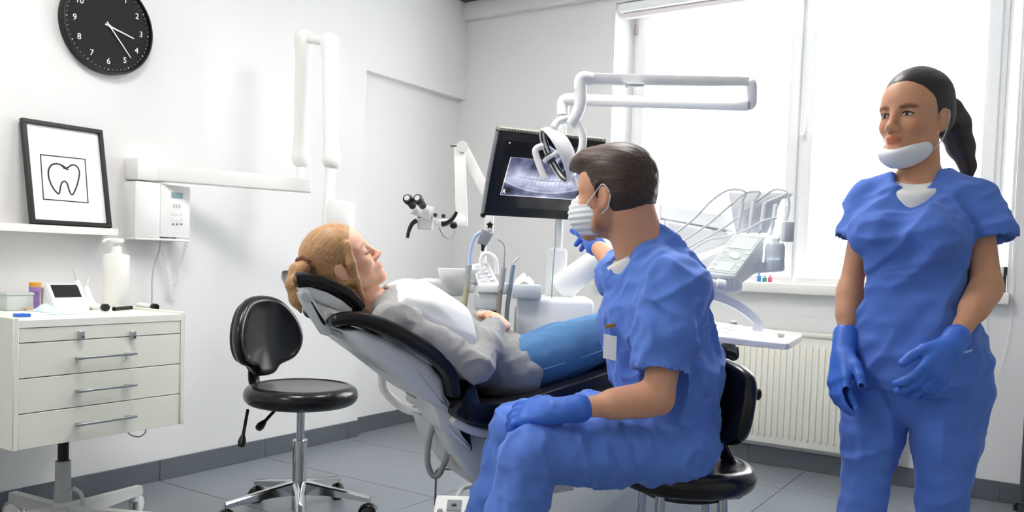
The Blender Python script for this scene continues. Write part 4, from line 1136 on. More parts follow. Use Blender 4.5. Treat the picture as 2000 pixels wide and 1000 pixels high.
MB().tube([c+d_*.03, dp(1140, 152, tl), dp(1134, 158, tl), dp(1133, 175, tl)], .023, 16, 6).build('head_elbow', M_unit, lamp)
MB().tube([dp(1133, 168, tl), dp(1134, 190, tl), dp(1132, 208, tl), dp(1124, 228, tl), dp(1112, 244, tl)], .022, 16, 6).build('neck', M_unit, lamp)
# yoke arch and head
MB().tube([dp(1082, 250, tl-.03), dp(1090, 238, tl-.02), dp(1108, 233, tl), dp(1128, 243, tl), dp(1138, 265, tl), dp(1136, 292, tl), dp(1126, 312, tl), dp(1112, 326, tl)], .0145, 14, 6).build('yoke', M_unit, lamp)
hc = dp(1088, 302, tl)
ldir = (-rh*.86-fh_*.22-EZ*.46).normalized()      # the lamp looks down to the patient's mouth
ln = ldir; lx_ = (dp(1068, 253, tl)-dp(1108, 352, tl)); lx_ = (lx_-ln*lx_.dot(ln)).normalized(); ly_ = ln.cross(lx_)
Ra, Rb_ = .108, .075
def lr(f, h_, n=40): return [hc+lx_*(Ra*f*math.cos(t))+ly_*(Rb_*f*math.sin(t))+ln*h_ for t in [2*math.pi*i/n for i in range(n)]]
MB().loft([lr(.25, -.058), lr(.6, -.05), lr(.88, -.028), lr(1, .0), lr(1.0, .014), lr(.97, .018), lr(.92, .014), lr(.88, -.002)], caps=True).build('head_shell', M_unit, lamp)
MB().loft([lr(.9, .004), lr(.84, -.006), lr(.55, -.02), lr(.1, -.026)]).build('reflector', mat('mirror', '#e8e8ea', .03, 1.0, var=0), lamp)
MB().tube([p for p in lr(.905, .012)], .003, 6, 0, closed=True).build('reflector_seal', M_black, lamp)
MB().tube([hc+ly_*Rb_*.85+ln*.012, hc+ly_*.02+ln*.045, hc-ly_*.02+ln*.045, hc-ly_*Rb_*.85+ln*.012], .008, 8, 5).build('bulb_bridge', M_whiteplastic, lamp)
MB().box((-.018, -.016, -.014), (.018, .016, .014), .004, 1, mx=axes_matrix(hc+ln*.03, lx_, ly_, ln)).build('bulb_cover', M_dark, lamp)
MB().tube([dp(1060, 285, tl-.05), dp(1046, 292, tl-.06), dp(1049, 310, tl-.06), dp(1060, 340, tl-.06), dp(1066, 350, tl-.06)], .0115, 12, 6).build('grip', M_unit, lamp)
MB().ball(dp(1114, 327, tl-.02), .022, 16).build('knob', M_unit, lamp)
MB().tube([dp(1112, 330, tl-.01), dp(1120, 348, tl-.01), dp(1128, 372, tl-.01)], .008, 10, 4).build('grip', M_unit, lamp)

# ================================================================== MICROSCOPE ON ITS ARM
tm = 3.52
mic = thing('microscope', dp(952, 500, tm), 'white dental microscope with black eyepieces on a jointed arm', 'microscope')
def slab(x0, y0, x1, y1, w0, w1, t0, t1, th=.03, bev=.006):
    a, b = dp(x0, y0, t0), dp(x1, y1, t1); d = (b-a).normalized(); s = d.cross(V(FW)).normalized(); nf = s.cross(d)
    return MB().prism([a+s*w0, a-s*w0, b-s*w1, b+s*w1], nf*th, bev, 2)
slab(897, 282, 902, 442, .024, .025, tm, tm, .035).build('drop_arm', M_whitelac, mic)
slab(901, 284, 958, 392, .024, .022, tm+.045, tm+.05, .035).build('spring_arm', M_whitelac, mic)
MB().cyl(dp(903, 286, tm-.01), dp(903, 286, tm+.09), .024, n=20).build('arm_joint', M_whitelac, mic)
MB().cyl(dp(880, 285, tm), dp(898, 285, tm), .0035, n=8).build('pin', M_dark, mic)
slab(958, 385, 954, 452, .018, .02, tm+.04, tm+.04, .04).build('post', M_whitelac, mic)
star = []
sc = dp(957, 440, tm+.03)
for k in range(10):
    a = math.pi*k/5; r = .017 if k % 2 == 0 else .010; star.append(sc+V(RT)*(r*math.sin(a))+V(UP)*(r*math.cos(a)))
MB().prism(star, -V(FW)*.015, .002, 1).build('star_knob', M_black, mic)
slab(953, 452, 940, 478, .026, .02, tm+.02, tm+.02, .04).build('clamp', mat('clamp_grey', '#7d8288', .4), mic)
slab(944, 476, 942, 490, .01, .006, tm+.02, tm+.02, .02).build('clamp_foot', M_black, mic)
MB().cyl(dp(944, 478, tm+.04), dp(944, 640, tm+.04), .014, n=16).build('lower_pole', M_whitelac, mic)
slab(912, 434, 850, 434, .019, .012, tm-.02, tm-.06, .03).build('carrier', M_whitelac, mic)
# head
slab(843, 418, 805, 404, .028, .026, tm-.12, tm-.12, .055, .01).build('head_body', M_whitelac, mic)
slab(830, 422, 829, 447, .035, .03, tm-.1, tm-.1, .055, .008).build('objective', M_whitelac, mic)
slab(816, 424, 843, 425, .002, .002, tm-.102, tm-.102, .02, .0005).build('seam', M_black, mic)
for (x, y, x2, y2) in ((795, 387, 806, 402), (815, 387, 826, 402)):
    a, b = dp(x, y, tm-.2), dp(x2, y2, tm-.14); L = (b-a).length
    ep = MB().lathe([(.012, -.002), (.018, 0), (.02, .006), (.019, .025), (.016, .03), (.0155, L)], a, b-a, 22).build('eyepiece', M_black, mic)
    MB().cyl(a-(b-a).normalized()*.003, a, .011, n=18).build('lens', mat('lens_glass', '#c8ccd4', .05), ep)
MB().tube([dp(813, 431, tm-.11), dp(805, 437, tm-.12), dp(799, 450, tm-.13), dp(796, 464, tm-.14)], lambda t: .010-.003*t, 10, 5).build('grip', M_black, mic)
MB().tube([dp(862, 438, tm-.1), dp(872, 436, tm-.1), dp(884, 427, tm-.11), dp(892, 414, tm-.12)], lambda t: .012-.006*t, 10, 5).build('grip', M_black, mic)
for x, y in ((850, 420), (866, 422)): MB().cyl(dp(x, y, tm-.12), dp(x, y, tm-.08), .009, n=10).build('knob', M_dark, mic)
MB().ball(dp(886, 440, tm-.05), (.016, .016, .016), 12).build('knob', M_black, mic)
MB().tube([dp(858, 444, tm-.08), dp(864, 458, tm-.08), dp(875, 466, tm-.08), dp(886, 460, tm-.08), dp(888, 446, tm-.06)], .0025, 6, 6).build('cable', M_greyplastic, mic)

# ================================================================== DELIVERY UNIT (instruments, console, tray)
td = 3.0
M_del = mat('delivery_white', '#f5f6f6', .28, var=.01)
M_delgrey = mat('delivery_grey', '#e2e6e8', .35, var=.01)
M_panel = mat('panel_grey', '#d3ddd8', .35, var=.01)
ct = dp(1440, 500, td)
dlv = thing('delivery_unit', V((ct.x, ct.y, dp(1440, 665, td).z)), 'white dental delivery unit with hoses, console and tray by the window', 'dental unit')
pf = [dp(1435, 459, td+.1), dp(1491, 464, td+.1), dp(1436, 536, td-.05), dp(1379, 530, td-.05)]
pn_ = (pf[3]-pf[0]).cross(pf[1]-pf[0]).normalized()
if pn_.z < 0: pn_ = -pn_
pcx = sum(pf, V())/4
MB().prism([pcx+(p-pcx)*1.1 for p in pf], -pn_*.02, .006, 2).build('console_lid', M_del, dlv)
bl2 = [pcx+(p-pcx)*1.07-pn_*.021 for p in pf]
bb_ = [p+V((0, 0, dp(1450, 575, td).z-p.z)) if i in (2, 3) else p-EZ*.12 for i, p in enumerate(bl2)]
low = [bl2[0]-EZ*.1, bl2[1]-EZ*.1, bl2[2]-EZ*.035, bl2[3]-EZ*.035]
MB().add(bl2+low, [(0, 1, 2, 3), (7, 6, 5, 4), (0, 4, 5, 1), (1, 5, 6, 2), (2, 6, 7, 3), (3, 7, 4, 0)]).build('console_body', M_delgrey, dlv)
def cp_(u, v, c=.0): return (pf[0]*(1-u)+pf[1]*u)*(1-v)+(pf[3]*(1-u)+pf[2]*u)*v+pn_*c
pnl = MB().prism([cp_(0, 0), cp_(1, 0), cp_(1, 1), cp_(0, 1)], pn_*.0015).build('console_panel', M_panel, dlv)
MB().prism([cp_(.12, .06, .0015), cp_(.9, .06, .0015), cp_(.9, .36, .0015), cp_(.12, .36, .0015)], pn_*.001).build('display', mat('lcd_pale', '#e6efe9', .3), pnl)
MB().prism([cp_(.2, .72, .0015), cp_(.75, .72, .0015), cp_(.75, .95, .0015), cp_(.2, .95, .0015)], pn_*.001).build('display', mat('lcd_pale', '#e6efe9', .3), pnl)
MB().cyl(cp_(.5, .54, .0015), cp_(.5, .54, .004), .02, n=20).build('dial', M_del, pnl)
for u, v in ((.12, .45), (.2, .45), (.85, .46), (.93, .46), (.12, .6), (.9, .62), (.1, .78), (.1, .9), (.88, .78), (.88, .92)):
    MB().cyl(cp_(u, v, .0015), cp_(u, v, .003), .006, n=12).build('key', M_del, pnl)
# front rail with handle
a, b = dp(1350, 552, td-.06), dp(1398, 554, td-.08)
MB().lathe([(.012, 0), (.016, .003), (.016, (b-a).length-.006), (.012, (b-a).length)], a, b-a, 20).build('front_handle', M_del, dlv)
MB().lathe([(.016, 0), (.02, .004), (.02, .03), (.016, .034)], b, dp(1406, 556, td-.08)-b, 18).build('handle_cap', M_del, dlv)
wb(1372, 545, 1452, 572, td-.03, .16, .02, 3).build('tray_carrier', M_delgrey, dlv)
MB().cyl(dp(1371, 566, td), dp(1371, 585, td), .006, n=10).build('screw', M_lightgrey, dlv)
# instrument bridge (long body going back under the hoses)
q0, q1 = dp(1330, 520, td+.2), dp(1450, 480, td+.12)
MB().loft([[dp(1292, 400, td+.32), dp(1432, 425, td+.26), dp(1428, 450, td+.24), dp(1292, 425, td+.3)], [dp(1288, 398, td+.35), dp(1436, 422, td+.29), dp(1432, 455, td+.27), dp(1288, 430, td+.33)]]).build('rear_panel', M_delgrey, dlv)
MB().prism([dp(1300, 545, td+.12), dp(1365, 505, td+.12), dp(1425, 480, td+.12), dp(1432, 500, td+.12), dp(1380, 545, td+.12), dp(1340, 575, td+.12)], V(FW)*.12, .012, 3).build('bridge_body', M_del, dlv)
MB().prism([dp(1300, 430, td+.26), dp(1420, 452, td+.26), dp(1440, 470, td+.26), dp(1300, 520, td+.26)], V(FW)*.05, .012, 3).build('instrument_deck', M_del, dlv)
# holder rail on the right
MB().prism([dp(1426, 375, td+.2), dp(1552, 376, td+.14), dp(1545, 384, td+.14), dp(1528, 390, td+.14), dp(1500, 455, td+.14), dp(1440, 455, td+.2), dp(1432, 420, td+.2)], V(FW)*.025, .006, 2).build('holder_rail', M_delgrey, dlv)
wb(1531, 432, 1552, 472, td+.06, .05, .008).build('end_block', mat('end_grey', '#c9cbcc', .35), dlv)
bo_ = dp(1512, 528, td+.08)
s1 = 1/FPX*td
MB().lathe([(19*s1, 0), (20*s1, .006), (20*s1, 48*s1), (17*s1, 54*s1), (8*s1, 57*s1), (7.5*s1, 64*s1), (4*s1, 65*s1)], bo_, EZ, 24).build('water_bottle', mat('bottle_clear', '#dfe6ec', .15, trans=.3, var=0), dlv)
MB().prism([dp(1475, 515, td+.08), dp(1530, 505, td+.08), dp(1531, 530, td+.08), dp(1480, 534, td+.08)], V(FW)*.06, .008, 2).build('bottle_bracket', M_delgrey, dlv)
# arm to the tray and the tray
ar = [dp(1372, 566, td+.02), dp(1400, 570, td+.02), dp(1435, 585, td+.02), dp(1465, 605, td+.02), dp(1490, 630, td+.02)]
P = smooth_path(ar, 6); secs = []
for i, p in enumerate(P):
    t_ = (P[min(len(P)-1, i+1)]-P[max(0, i-1)]).normalized(); nrm_ = t_.cross(V(FW)).normalized()
    if nrm_.z > 0: nrm_ = -nrm_
    secs.append([p-V(FW)*.014, p+V(FW)*.014, p+V(FW)*.014+nrm_*(.034-.008*i/len(P)), p-V(FW)*.014+nrm_*(.034-.008*i/len(P))])
MB().loft(secs).build('tray_arm', M_del, dlv, smooth=30)
wb(1473, 626, 1491, 648, td+.01, .03, .004).build('tray_post', M_del, dlv)
zt_ = dp(1480, 660, td).z
def trp(x, y, z): d = V(ray(x, y)); return V(CAM)+d*((z-H)/d.z)
tray_o = [trp(1385, 629, zt_), trp(1400, 629, zt_), trp(1564, 652, zt_), trp(1567, 656, zt_), trp(1542, 670, zt_), trp(1534, 670, zt_), trp(1385, 655, zt_)]
tcx = sum(tray_o, V())/len(tray_o)
def tpoly(s, z): return [tcx+(p-tcx)*s+EZ*z for p in tray_o]
MB().loft([tpoly(.93, -.026), tpoly(.99, -.022), tpoly(1, -.004), tpoly(.99, .0), tpoly(.95, .0), tpoly(.92, -.01)], caps=True).build('tray', M_del, dlv, smooth=35)
zin = zt_-.0095
tools = [((1402, 643), (1425, 651), 'slim steel probe at the left of the tray', .0022), ((1412, 640), (1438, 647), 'steel mirror handle in the middle of the tray', .0026), ((1425, 637), (1452, 643), 'steel tweezers at the back of the tray', .0022)]
for (a, b, lb, r) in tools:
    A_, B_ = trp(*a, zin+r), trp(*b, zin+r)
    o = MB().tube([A_, A_.lerp(B_, .5), B_, B_+(B_-A_)*.08+EZ*.006], lambda t: r*(1.0-.4*t), 8, 4).build('steel_instrument', mat('steel', '#b9bcbf', .25, .8), None)
    tag(o, lb, 'dental tool', 'instruments on the tray')
o = MB().lathe([(.012, 0), (.017, .012), (.016, .012), (.011, .002)], trp(1525, 658, zin), EZ, 20).build('dappen_dish', mat('dish', '#e9e2d4', .3)); tag(o, 'small round cream dish on the right of the tray', 'dish')
o = MB().lathe([(.016, 0), (.018, .006), (.014, .02), (.004, .024)], trp(1432, 637, zin), EZ, 16).build('cotton_holder', M_greyplastic); tag(o, 'small grey domed holder at the back of the tray', 'holder')
# handpieces hanging in the rail, each with its hose looping to the left
tops = [(1452, 372), (1476, 372), (1500, 374), (1520, 372), (1540, 380)]
ends = [(1316, 456), (1322, 470), (1328, 482), (1334, 494), (1338, 505)]
mids = [(1400, 385), (1425, 395), (1455, 392), (1470, 425), (1500, 430)]
lbl = ['leftmost white handpiece in the delivery unit rail', 'second white handpiece from the left in the delivery unit rail', 'middle white handpiece in the delivery unit rail', 'second white handpiece from the right in the delivery unit rail', 'rightmost white handpiece in the delivery unit rail, next to the grey block']
hose_px = [[(1456, 376), (1440, 370), (1418, 373), (1390, 392), (1350, 432), (1310, 462)],
           [(1484, 376), (1474, 374), (1455, 378), (1430, 398), (1380, 440), (1322, 478)],
           [(1536, 378), (1522, 370), (1505, 374), (1470, 400), (1420, 440), (1330, 492)],
           [(1518, 425), (1490, 432), (1460, 448), (1420, 462), (1380, 470), (1335, 500)],
           [(1540, 385), (1541, 410), (1528, 450), (1512, 490), (1500, 500), (1490, 520)]]
for k in range(5):
    t_ = td+.16-.008*k
    x0 = 1444+22*k
    a, b = dp(x0+6, 392+2*k, t_), dp(x0-2, 446+1*k, t_)
    hpz = thing('rail_handpiece', b, lbl[k], 'dental tool', 'handpieces in the delivery unit rail')
    MB().lathe([(.004, 0), (.009, .004), (.0095, .03), (.008, .06), (.006, (b-a).length), (.003, (b-a).length+.006)], a, b-a, 14).build('grip', M_unit, hpz)
    MB().tube([b, b+(b-a).normalized()*.012, b+(b-a).normalized()*.02-rh*.006], .0035, 8, 4).build('nozzle', M_lightgrey, hpz)
    hp_ = [dp(x, y, t_-.02+.05*i/5) for i, (x, y) in enumerate(hose_px[k])]
    MB().tube([a]+hp_ if k < 3 else hp_, .0048, 8, 8).build('hose', mat('hose_pale', '#e3e5e2', .45), hpz)

# ================================================================== SMALL THINGS BY THE WINDOW
zs_ = WZ0+.0425
for i, (x, hgt, colr, lb, nm) in enumerate(((1482, .05, '#5d8fd6', 'small blue bottle on the window sill', 'small_bottle'), (1493, .035, '#4fae9a', 'small green jar on the window sill beside the blue bottle', 'small_jar'), (1504, .04, '#e06f86', 'small pink bottle on the window sill', 'small_bottle'))):
    p = py(x, 550, YW-.035); p.z = zs_; o = MB().lathe([(.011, 0), (.012, .003), (.012, hgt*.7), (.006, hgt*.8), (.006, hgt), (.004, hgt*1.02)], p, EZ, 16).build(nm, mat('sill_'+colr[1:], colr, .3)); tag(o, lb, 'bottle' if nm == 'small_bottle' else 'jar')
p0 = py(1956, 586, YW-.04); p0.z = zs_; p1 = py(1957, 521, p0.y); 
pl = thing('leaning_board', p0, 'dark-edged white board leaning on the sill behind the nurse', 'board')
bdx = V((-.93, -.2, 0)).normalized(); hgt = p1.z-p0.z
MB().prism([p0, p0+bdx*.16, p0+bdx*.16+EZ*hgt+V((0, .03, 0)), p0+EZ*hgt+V((0, .03, 0))], V((0, .012, 0)), .002, 1).build('board', M_whiteplastic, pl)
MB().prism([p0+V((.001, -.004, 0)), p0+V((.014, .012, 0)), p0+V((.014, .042, hgt)), p0+V((.001, .026, hgt))], V((0, .014, 0)), .001, 1).build('edge', M_black, pl)
# black wheeled rack at the right edge
ra_ = fl(1992, 1040); 
rk = thing('wheeled_rack', ra_, 'black metal wheeled rack cut off by the right edge', 'rack')
rx_, ry_ = V((1, 0, 0)), V((0, 1, 0))
for i, (a, b) in enumerate(((0, 0), (.42, 0), (0, .34), (.42, .34))):
    pp2 = ra_+rx_*a+ry_*b
    MB().cyl(pp2+EZ*.07, pp2+EZ*.62, .011, n=12).build('post', M_dark, rk)
    caster(rk, V((pp2.x, pp2.y, 0)), 1.0+i, M_rubber, M_dark, .028)
for z in (.12, .36, .6):
    MB().box(ra_+V((-.012, -.012, z)), ra_+V((.432, .352, z+.016)), .003, 1).build('shelf', M_dark, rk)
# ================================================================== PEOPLE
AW = fh_; RR_ = rh
M_skin_m = mat('skin_man', '#d9a283', .5, var=.06, scale=30, sss=.15, attr='tint', spec=.35)
M_skin_n = mat('skin_nurse', '#cf9a78', .5, var=.06, scale=30, sss=.15, attr='tint', spec=.35)
M_skin_p = mat('skin_patient', '#f0bd9f', .5, var=.05, scale=30, sss=.15, attr='tint', spec=.35)
M_scrub = mat('scrub_blue', '#5c82d6', .85, var=.05, scale=14, bump=.12, bscale=900, sheen=.15, spec=.25)
M_scrub2 = mat('scrub_blue_shaded', '#557ace', .85, var=.05, scale=14, bump=.12, bscale=900, sheen=.15, spec=.25)  # nurse's copy of the same fabric, darkened for the shade she stands in
M_glove = mat('glove_blue', '#3f6fd0', .45, var=.05, scale=20, spec=.4)
M_tee = mat('tee_white', '#f3f2ef', .9, var=.02)
M_maskw = mat('mask_white', '#e9edf0', .85, var=.03, scale=40)
M_sweater = mat('sweater_grey', '#a0a09f', .95, var=.12, scale=160, bump=.4, bscale=500, sheen=.2, spec=.15)
M_jeans = mat('jeans_blue', '#5a86b3', .9, var=.16, scale=14, bump=.3, bscale=700, spec=.2)
M_bib = mat('bib_white', '#f3f4f5', .8, var=.015)
M_shoe = mat('shoe_grey', '#777a80', .8, var=.1, scale=60); M_sole = mat('sole_dark', '#3a3634', .7)
M_clog = mat('clog_white', '#e8e8e6', .5)

def hair_mat(name, color, flow, var=.35, spec=.35, rough=.45, fine=260, attr=None):
    m = mat(name, color, rough, var=var, spec=spec, attr=attr)
    nt = m.node_tree; nodes = nt.nodes; b = nodes['Principled BSDF']
    f = V(flow).normalized(); x, y, z = frame(f); R3 = Matrix((( z.x, x.x, y.x), (z.y, x.y, y.y), (z.z, x.z, y.z)))
    mp_ = nodes.new('ShaderNodeMapping'); mp_.vector_type = 'TEXTURE'; mp_.inputs['Rotation'].default_value = R3.to_euler(); mp_.inputs['Scale'].default_value = (1/7, 1/fine, 1/fine)
    tc = [n for n in nodes if n.type == 'TEX_COORD'][0]; no = [n for n in nodes if n.type == 'TEX_NOISE'][0]
    nt.links.new(tc.outputs['Object'], mp_.inputs['Vector']); nt.links.new(mp_.outputs['Vector'], no.inputs['Vector']); no.inputs['Scale'].default_value = 1.0
    mr = nodes.new('ShaderNodeMapRange'); mr.inputs['From Min'].default_value = .34; mr.inputs['From Max'].default_value = .66
    mxn = [n for n in nodes if n.type == 'MIX' and n.blend_type == 'MIX'][0]
    nt.links.new(no.outputs['Fac'], mr.inputs['Value']); nt.links.new(mr.outputs['Result'], mxn.inputs[0])
    bp = nodes.new('ShaderNodeBump'); bp.inputs['Strength'].default_value = .3; bp.inputs['Distance'].default_value = .002
    nt.links.new(no.outputs['Fac'], bp.inputs['Height']); nt.links.new(bp.outputs['Normal'], b.inputs['Normal'])
    return m
def na(v): return np.array(v, float)
def nrm(v): v = V(v); return v.normalized()
class Head:
    def __init__(s, o, fwd, up, sc=1.0):
        s.o = V(o); s.f = nrm(fwd); s.l = nrm(V(up).cross(s.f)); s.u = s.f.cross(s.l); s.sc = sc
        s.ax = [na(s.f), na(s.l), na(s.u)]
    def p(s, x, y, z): return s.o+(s.f*x+s.l*y+s.u*z)*s.sc
    def loc(s, v):
        q = v-na(s.o); return np.stack([q@a for a in s.ax], 1)/s.sc
    def E(s, F, c, r, k=.01, op='add'): F.ell(na(s.p(*c)), na(r)*s.sc, s.ax, k*s.sc, op)
    def C(s, F, a, b, ra, rb, k=.01, op='add', flat=None): F.cone(na(s.p(*a)), na(s.p(*b)), ra*s.sc, rb*s.sc, k*s.sc, flat, op)
    def build(s, F, female=False, closed=False, mouth=True):
        s.E(F, (-.012, 0, .036), (.099, .077, .086), .02)
        s.E(F, (.03, 0, .03), (.062, .066, .062), .02)          # forehead
        s.E(F, (.03, 0, -.035), (.058, .058, .078), .025)        # face block
        jw = .052 if female else .058
        for sg in (-1, 1):
            s.C(F, (-.004, sg*jw, -.03), (.012, sg*(jw-.004), -.07), .018, .017, .02)
            s.C(F, (.012, sg*(jw-.004), -.07), (.07, sg*.014, -.098), .017, .014, .022)
            s.E(F, (.058, sg*.036, -.03), (.026, .022, .022), .02)   # cheek
            s.C(F, (.08, sg*.014, .016), (.066, sg*.05, .016), .009, .008, .012)   # brow
            s.E(F, (.094, sg*.031, -.002), (.016, .019, .0115), .009, 'sub')      # eye socket
            s.E(F, (.0735, sg*.0315, -.003), (.0135, .0155, .0125), .003)         # lids over the eyeball
            if not closed: s.E(F, (.0905, sg*.0315, -.003), (.0035, .0115, .0042), .001, 'sub')
            s.E(F, (.098, sg*.0125, -.04), (.012, .0085, .0075), .006)            # nostril wings
            s.E(F, (-.012, sg*.076, -.012), (.019, .0075, .031), .004)            # ear
            s.E(F, (-.004, sg*.0835, -.01), (.010, .005, .019), .004, 'sub')
            s.E(F, (-.006, sg*.075, -.036), (.01, .007, .011), .004)
        s.C(F, (.084, 0, .014), (.106, 0, -.03), .0085, .0095, .012)
        s.E(F, (.109, 0, -.0345), (.0115, .0105, .0095), .008)
        s.E(F, (.079, 0, -.099), (.019, .022, .017), .018)
        s.E(F, (.078, 0, -.066), (.018, .026, .02), .015)
        s.E(F, (.0925, 0, -.0625), (.0085, .0215, .0052), .004)
        s.E(F, (.091, 0, -.0735), (.0085, .0185, .0062), .004)
        s.E(F, (.103, 0, -.0676), (.010, .022, .0012), .002, 'sub')
    def tint(s, v, lips=(.82, .55, .55), brow=(.45, .38, .33), stubble=None, lid=None, blush=(1, .9, .88)):
        q = s.loc(v); x, y, z = q.T; t = np.ones((len(v), 3)); on = (np.abs(x) < .2) & (np.abs(y) < .12) & (np.abs(z) < .16)
        def mixc(w, c):
            w = (np.clip(w, 0, 1)*on)[:, None]; t[:] = t*(1-w)+t*w*np.array(c)
        e = (y/.022)**2+((z+.068)/.0115)**2; mixc((1.15-e)*3*(x > .075), lips)
        for sg in (-1, 1):
            bz = .0175-.25*((y-sg*.034)/.03)**2*.02
            c1 = lambda a: np.clip(a, 0, 1)
            mixc(c1(1-np.abs((z-bz)/.0058)**2)*c1(1-np.abs((y-sg*.034)/.022)**4)*2*(x > .045), brow)
            mixc(.8-(((y-sg*.042)/.028)**2+((z+.035)/.022)**2), blush)
            if lid is not None:
                lz = -.0095-.0*y+.25*((y-sg*.0315)/.0155)**2*.012
                mixc(c1(1-((z-lz)/.0022)**2)*c1(1-((y-sg*.0315)/.0165)**4)*1.5*(x > .055), lid)
            else:
                mixc((1.2-(((y-sg*.0315)/.0125)**2+((z+.003)/.0046)**2))*3*(x > .06), (.3, .24, .22))
        if stubble is not None:
            w = np.clip((-.035-z)/.03, 0, 1)*np.clip((x+.02)/.03, 0, 1)*np.clip((-z+.2), 0, 1); w *= (z > -.135)
            side = np.clip((.02-z)/.03, 0, 1)*np.exp(-((x-.012)/.018)**2)*(np.abs(y) > .045)
            mixc(np.maximum(w, side)*.9, stubble)
        return t
def hand(F, wrist, d, back, thumb, s=1.0, curl=(.35, .4, .45, .5), spread=.1, k=.006, thumb_out=.6, grow=0.0):
    """wrist point, d: direction of the fingers, back: normal of the back of the hand, thumb: side of the thumb"""
    w_ = V(wrist); d = nrm(d); back = V(back); back = (back-d*back.dot(d)).normalized(); th = V(thumb); th = (th-d*th.dot(d)-back*th.dot(back)).normalized()
    g = grow
    fl_ = [(na(back), .55)]
    F.cone(na(w_-d*.01), na(w_+d*.03*s), .027*s+g, .032*s+g, .01, [(na(back), .72)])
    for i, o in enumerate((-.028, -.009, .01, .028)):
        a = w_+d*.025*s+th*o*.6*s; b = w_+d*.088*s+th*o*s
        F.cone(na(a), na(b), .0165*s+g, .0125*s+g, .012)
    L = [(.036, .024, .019), (.043, .029, .021), (.04, .027, .02), (.031, .02, .017)]
    for i, o in enumerate((.028, .01, -.009, -.027)):
        p = w_+d*.088*s+th*o*s; a = curl[i]*.5; sp = (o/.028)*spread; r0 = (.0098, .0102, .0098, .0086)[i]
        for j in range(3):
            dd = (d*math.cos(a)-back*math.sin(a)+th*sp).normalized(); q = p+dd*L[i][j]*s
            F.cone(na(p), na(q), (r0-.0008*j)*s+g, (r0-.0008*(j+1))*s+g, .004); p = q; a += curl[i]*(1.0 if j == 0 else .8)
    p = w_+d*.02*s+th*.022*s; a = thumb_out
    for j, (ln, r) in enumerate(((.042, .0135), (.034, .0112), (.026, .0102))):
        dd = (d*math.cos(a)+th*math.sin(a)-back*.25).normalized(); q = p+dd*ln*s
        F.cone(na(p), na(q), r*s+g, (r-.001)*s+g, .006); p = q; a -= .22
def ridged(v, M3, amp, seed=0.0, p=1.5):
    q = v@np.array(M3).T+seed; n = 1-np.abs(vnoise(q)+.45*vnoise(q*2.03+7)); return amp*(np.clip(n, 0, 1)**p-.45)
def cloth_disp(axis, fa, fb, amp, seed=0, fine=.0012):
    """creases that run along `axis` (low frequency fa along it, fb across)"""
    a = na(nrm(axis)); x, y, _ = frame(V(a)); M3 = np.stack([a*fa, na(x)*fb, na(y)*fb])
    return lambda v: ridged(v, M3, amp, seed)+fine*vnoise(v*38+seed)
def hair_disp(c, amp, f1, flow, seed=0):
    fl = na(nrm(flow)); x, y, _ = frame(V(fl)); M3 = np.stack([fl*6, na(x)*f1, na(y)*f1])
    return lambda v: amp*(vnoise(v@M3.T+seed)+.5*vnoise(v@M3.T*2.2+seed))
def bbox(pts, pad): a = np.array([na(p) for p in pts]); return a.min(0)-pad, a.max(0)+pad
def tubeobj(pts, r, name, m, par, n=8, sm=6, flat=None): return MB().tube(pts, r, n, sm, flat=flat).build(name, m, par)

# ------------------------------------------------------------------ the stool under the man
tM = 2.40
stc = dp(1338, 905, tM); sT = thing('stool', V((stc.x, stc.y, 0)), 'black vinyl stool on which the man in blue sits', 'stool')
zs2 = stc.z
so2 = V((stc.x, stc.y, zs2))
rS = .198
cushion(oval(rS, rS, 56, 2.1), so2-EZ*.06, RR_, AW, EZ, .07, .032, dish=-.008).build('seat', M_vinyl, sT)
MB().tube([so2+RR_*(rS*1.0*math.cos(a))+AW*(rS*1.0*math.sin(a))-EZ*.024 for a in [2*math.pi*i/48 for i in range(48)]], .003, 6, 0, closed=True).build('piping', M_vinyl, sT)
MB().cyl(so2-EZ*.085, so2-EZ*.058, .12, n=24).build('seat_plate', M_black, sT)
for (a, b) in ((-.085, -.1), (.085, -.1), (-.1, .09), (.085, .09)):
    p = so2+RR_*a+AW*b; MB().cyl(V((p.x, p.y, .012))+(RR_*a+AW*b)*.25, p-EZ*.07, .0145, n=16).build('leg', M_chrome, sT)
    MB().cyl(V((p.x, p.y, .001))+(RR_*a+AW*b)*.25, V((p.x, p.y, .02))+(RR_*a+AW*b)*.25, .02, n=14).build('foot', M_rubber, sT)
MB().tube([so2+RR_*(.115*math.cos(a))+AW*(.12*math.sin(a))-EZ*(zs2-.18) for a in [2*math.pi*i/32 for i in range(32)]], .01, 8, 0, closed=True).build('foot_ring', M_chrome, sT)
cb0 = dp(1392, 783, tM+.0)
ob = smooth2([(-.15, .09), (-.05, .125), (.05, .125), (.15, .09), (.165, 0), (.14, -.09), (.05, -.115), (-.05, -.115), (-.14, -.09), (-.165, 0)], 5)
bn2 = (-RR_*.82-AW*.5+EZ*.1).normalized(); bu2 = (AW*.82-RR_*.5).normalized(); bv2 = bn2.cross(bu2); bv2 = bv2 if bv2.z > 0 else -bv2
cushion(ob, cb0+bn2*-.02, bu2, bv2, bn2, .05, .023, bend=.5).build('backrest', M_vinyl, sT)
MB().tube([cb0-bn2*.02-bv2*.04, cb0-bn2*.05-bv2*.12, so2+RR_*.16-EZ*.075, so2+RR_*.05-EZ*.075], .015, 10, 6, flat=(bu2, 1.7)).build('back_bracket', M_black, sT)
MB().lathe([(.012, 0), (.018, .004), (.018, .035), (.012, .04)], dp(1460, 768, tM+.12), dp(1478, 770, tM+.12)-dp(1460, 768, tM+.12), 16).build('tension_knob', M_black, sT)

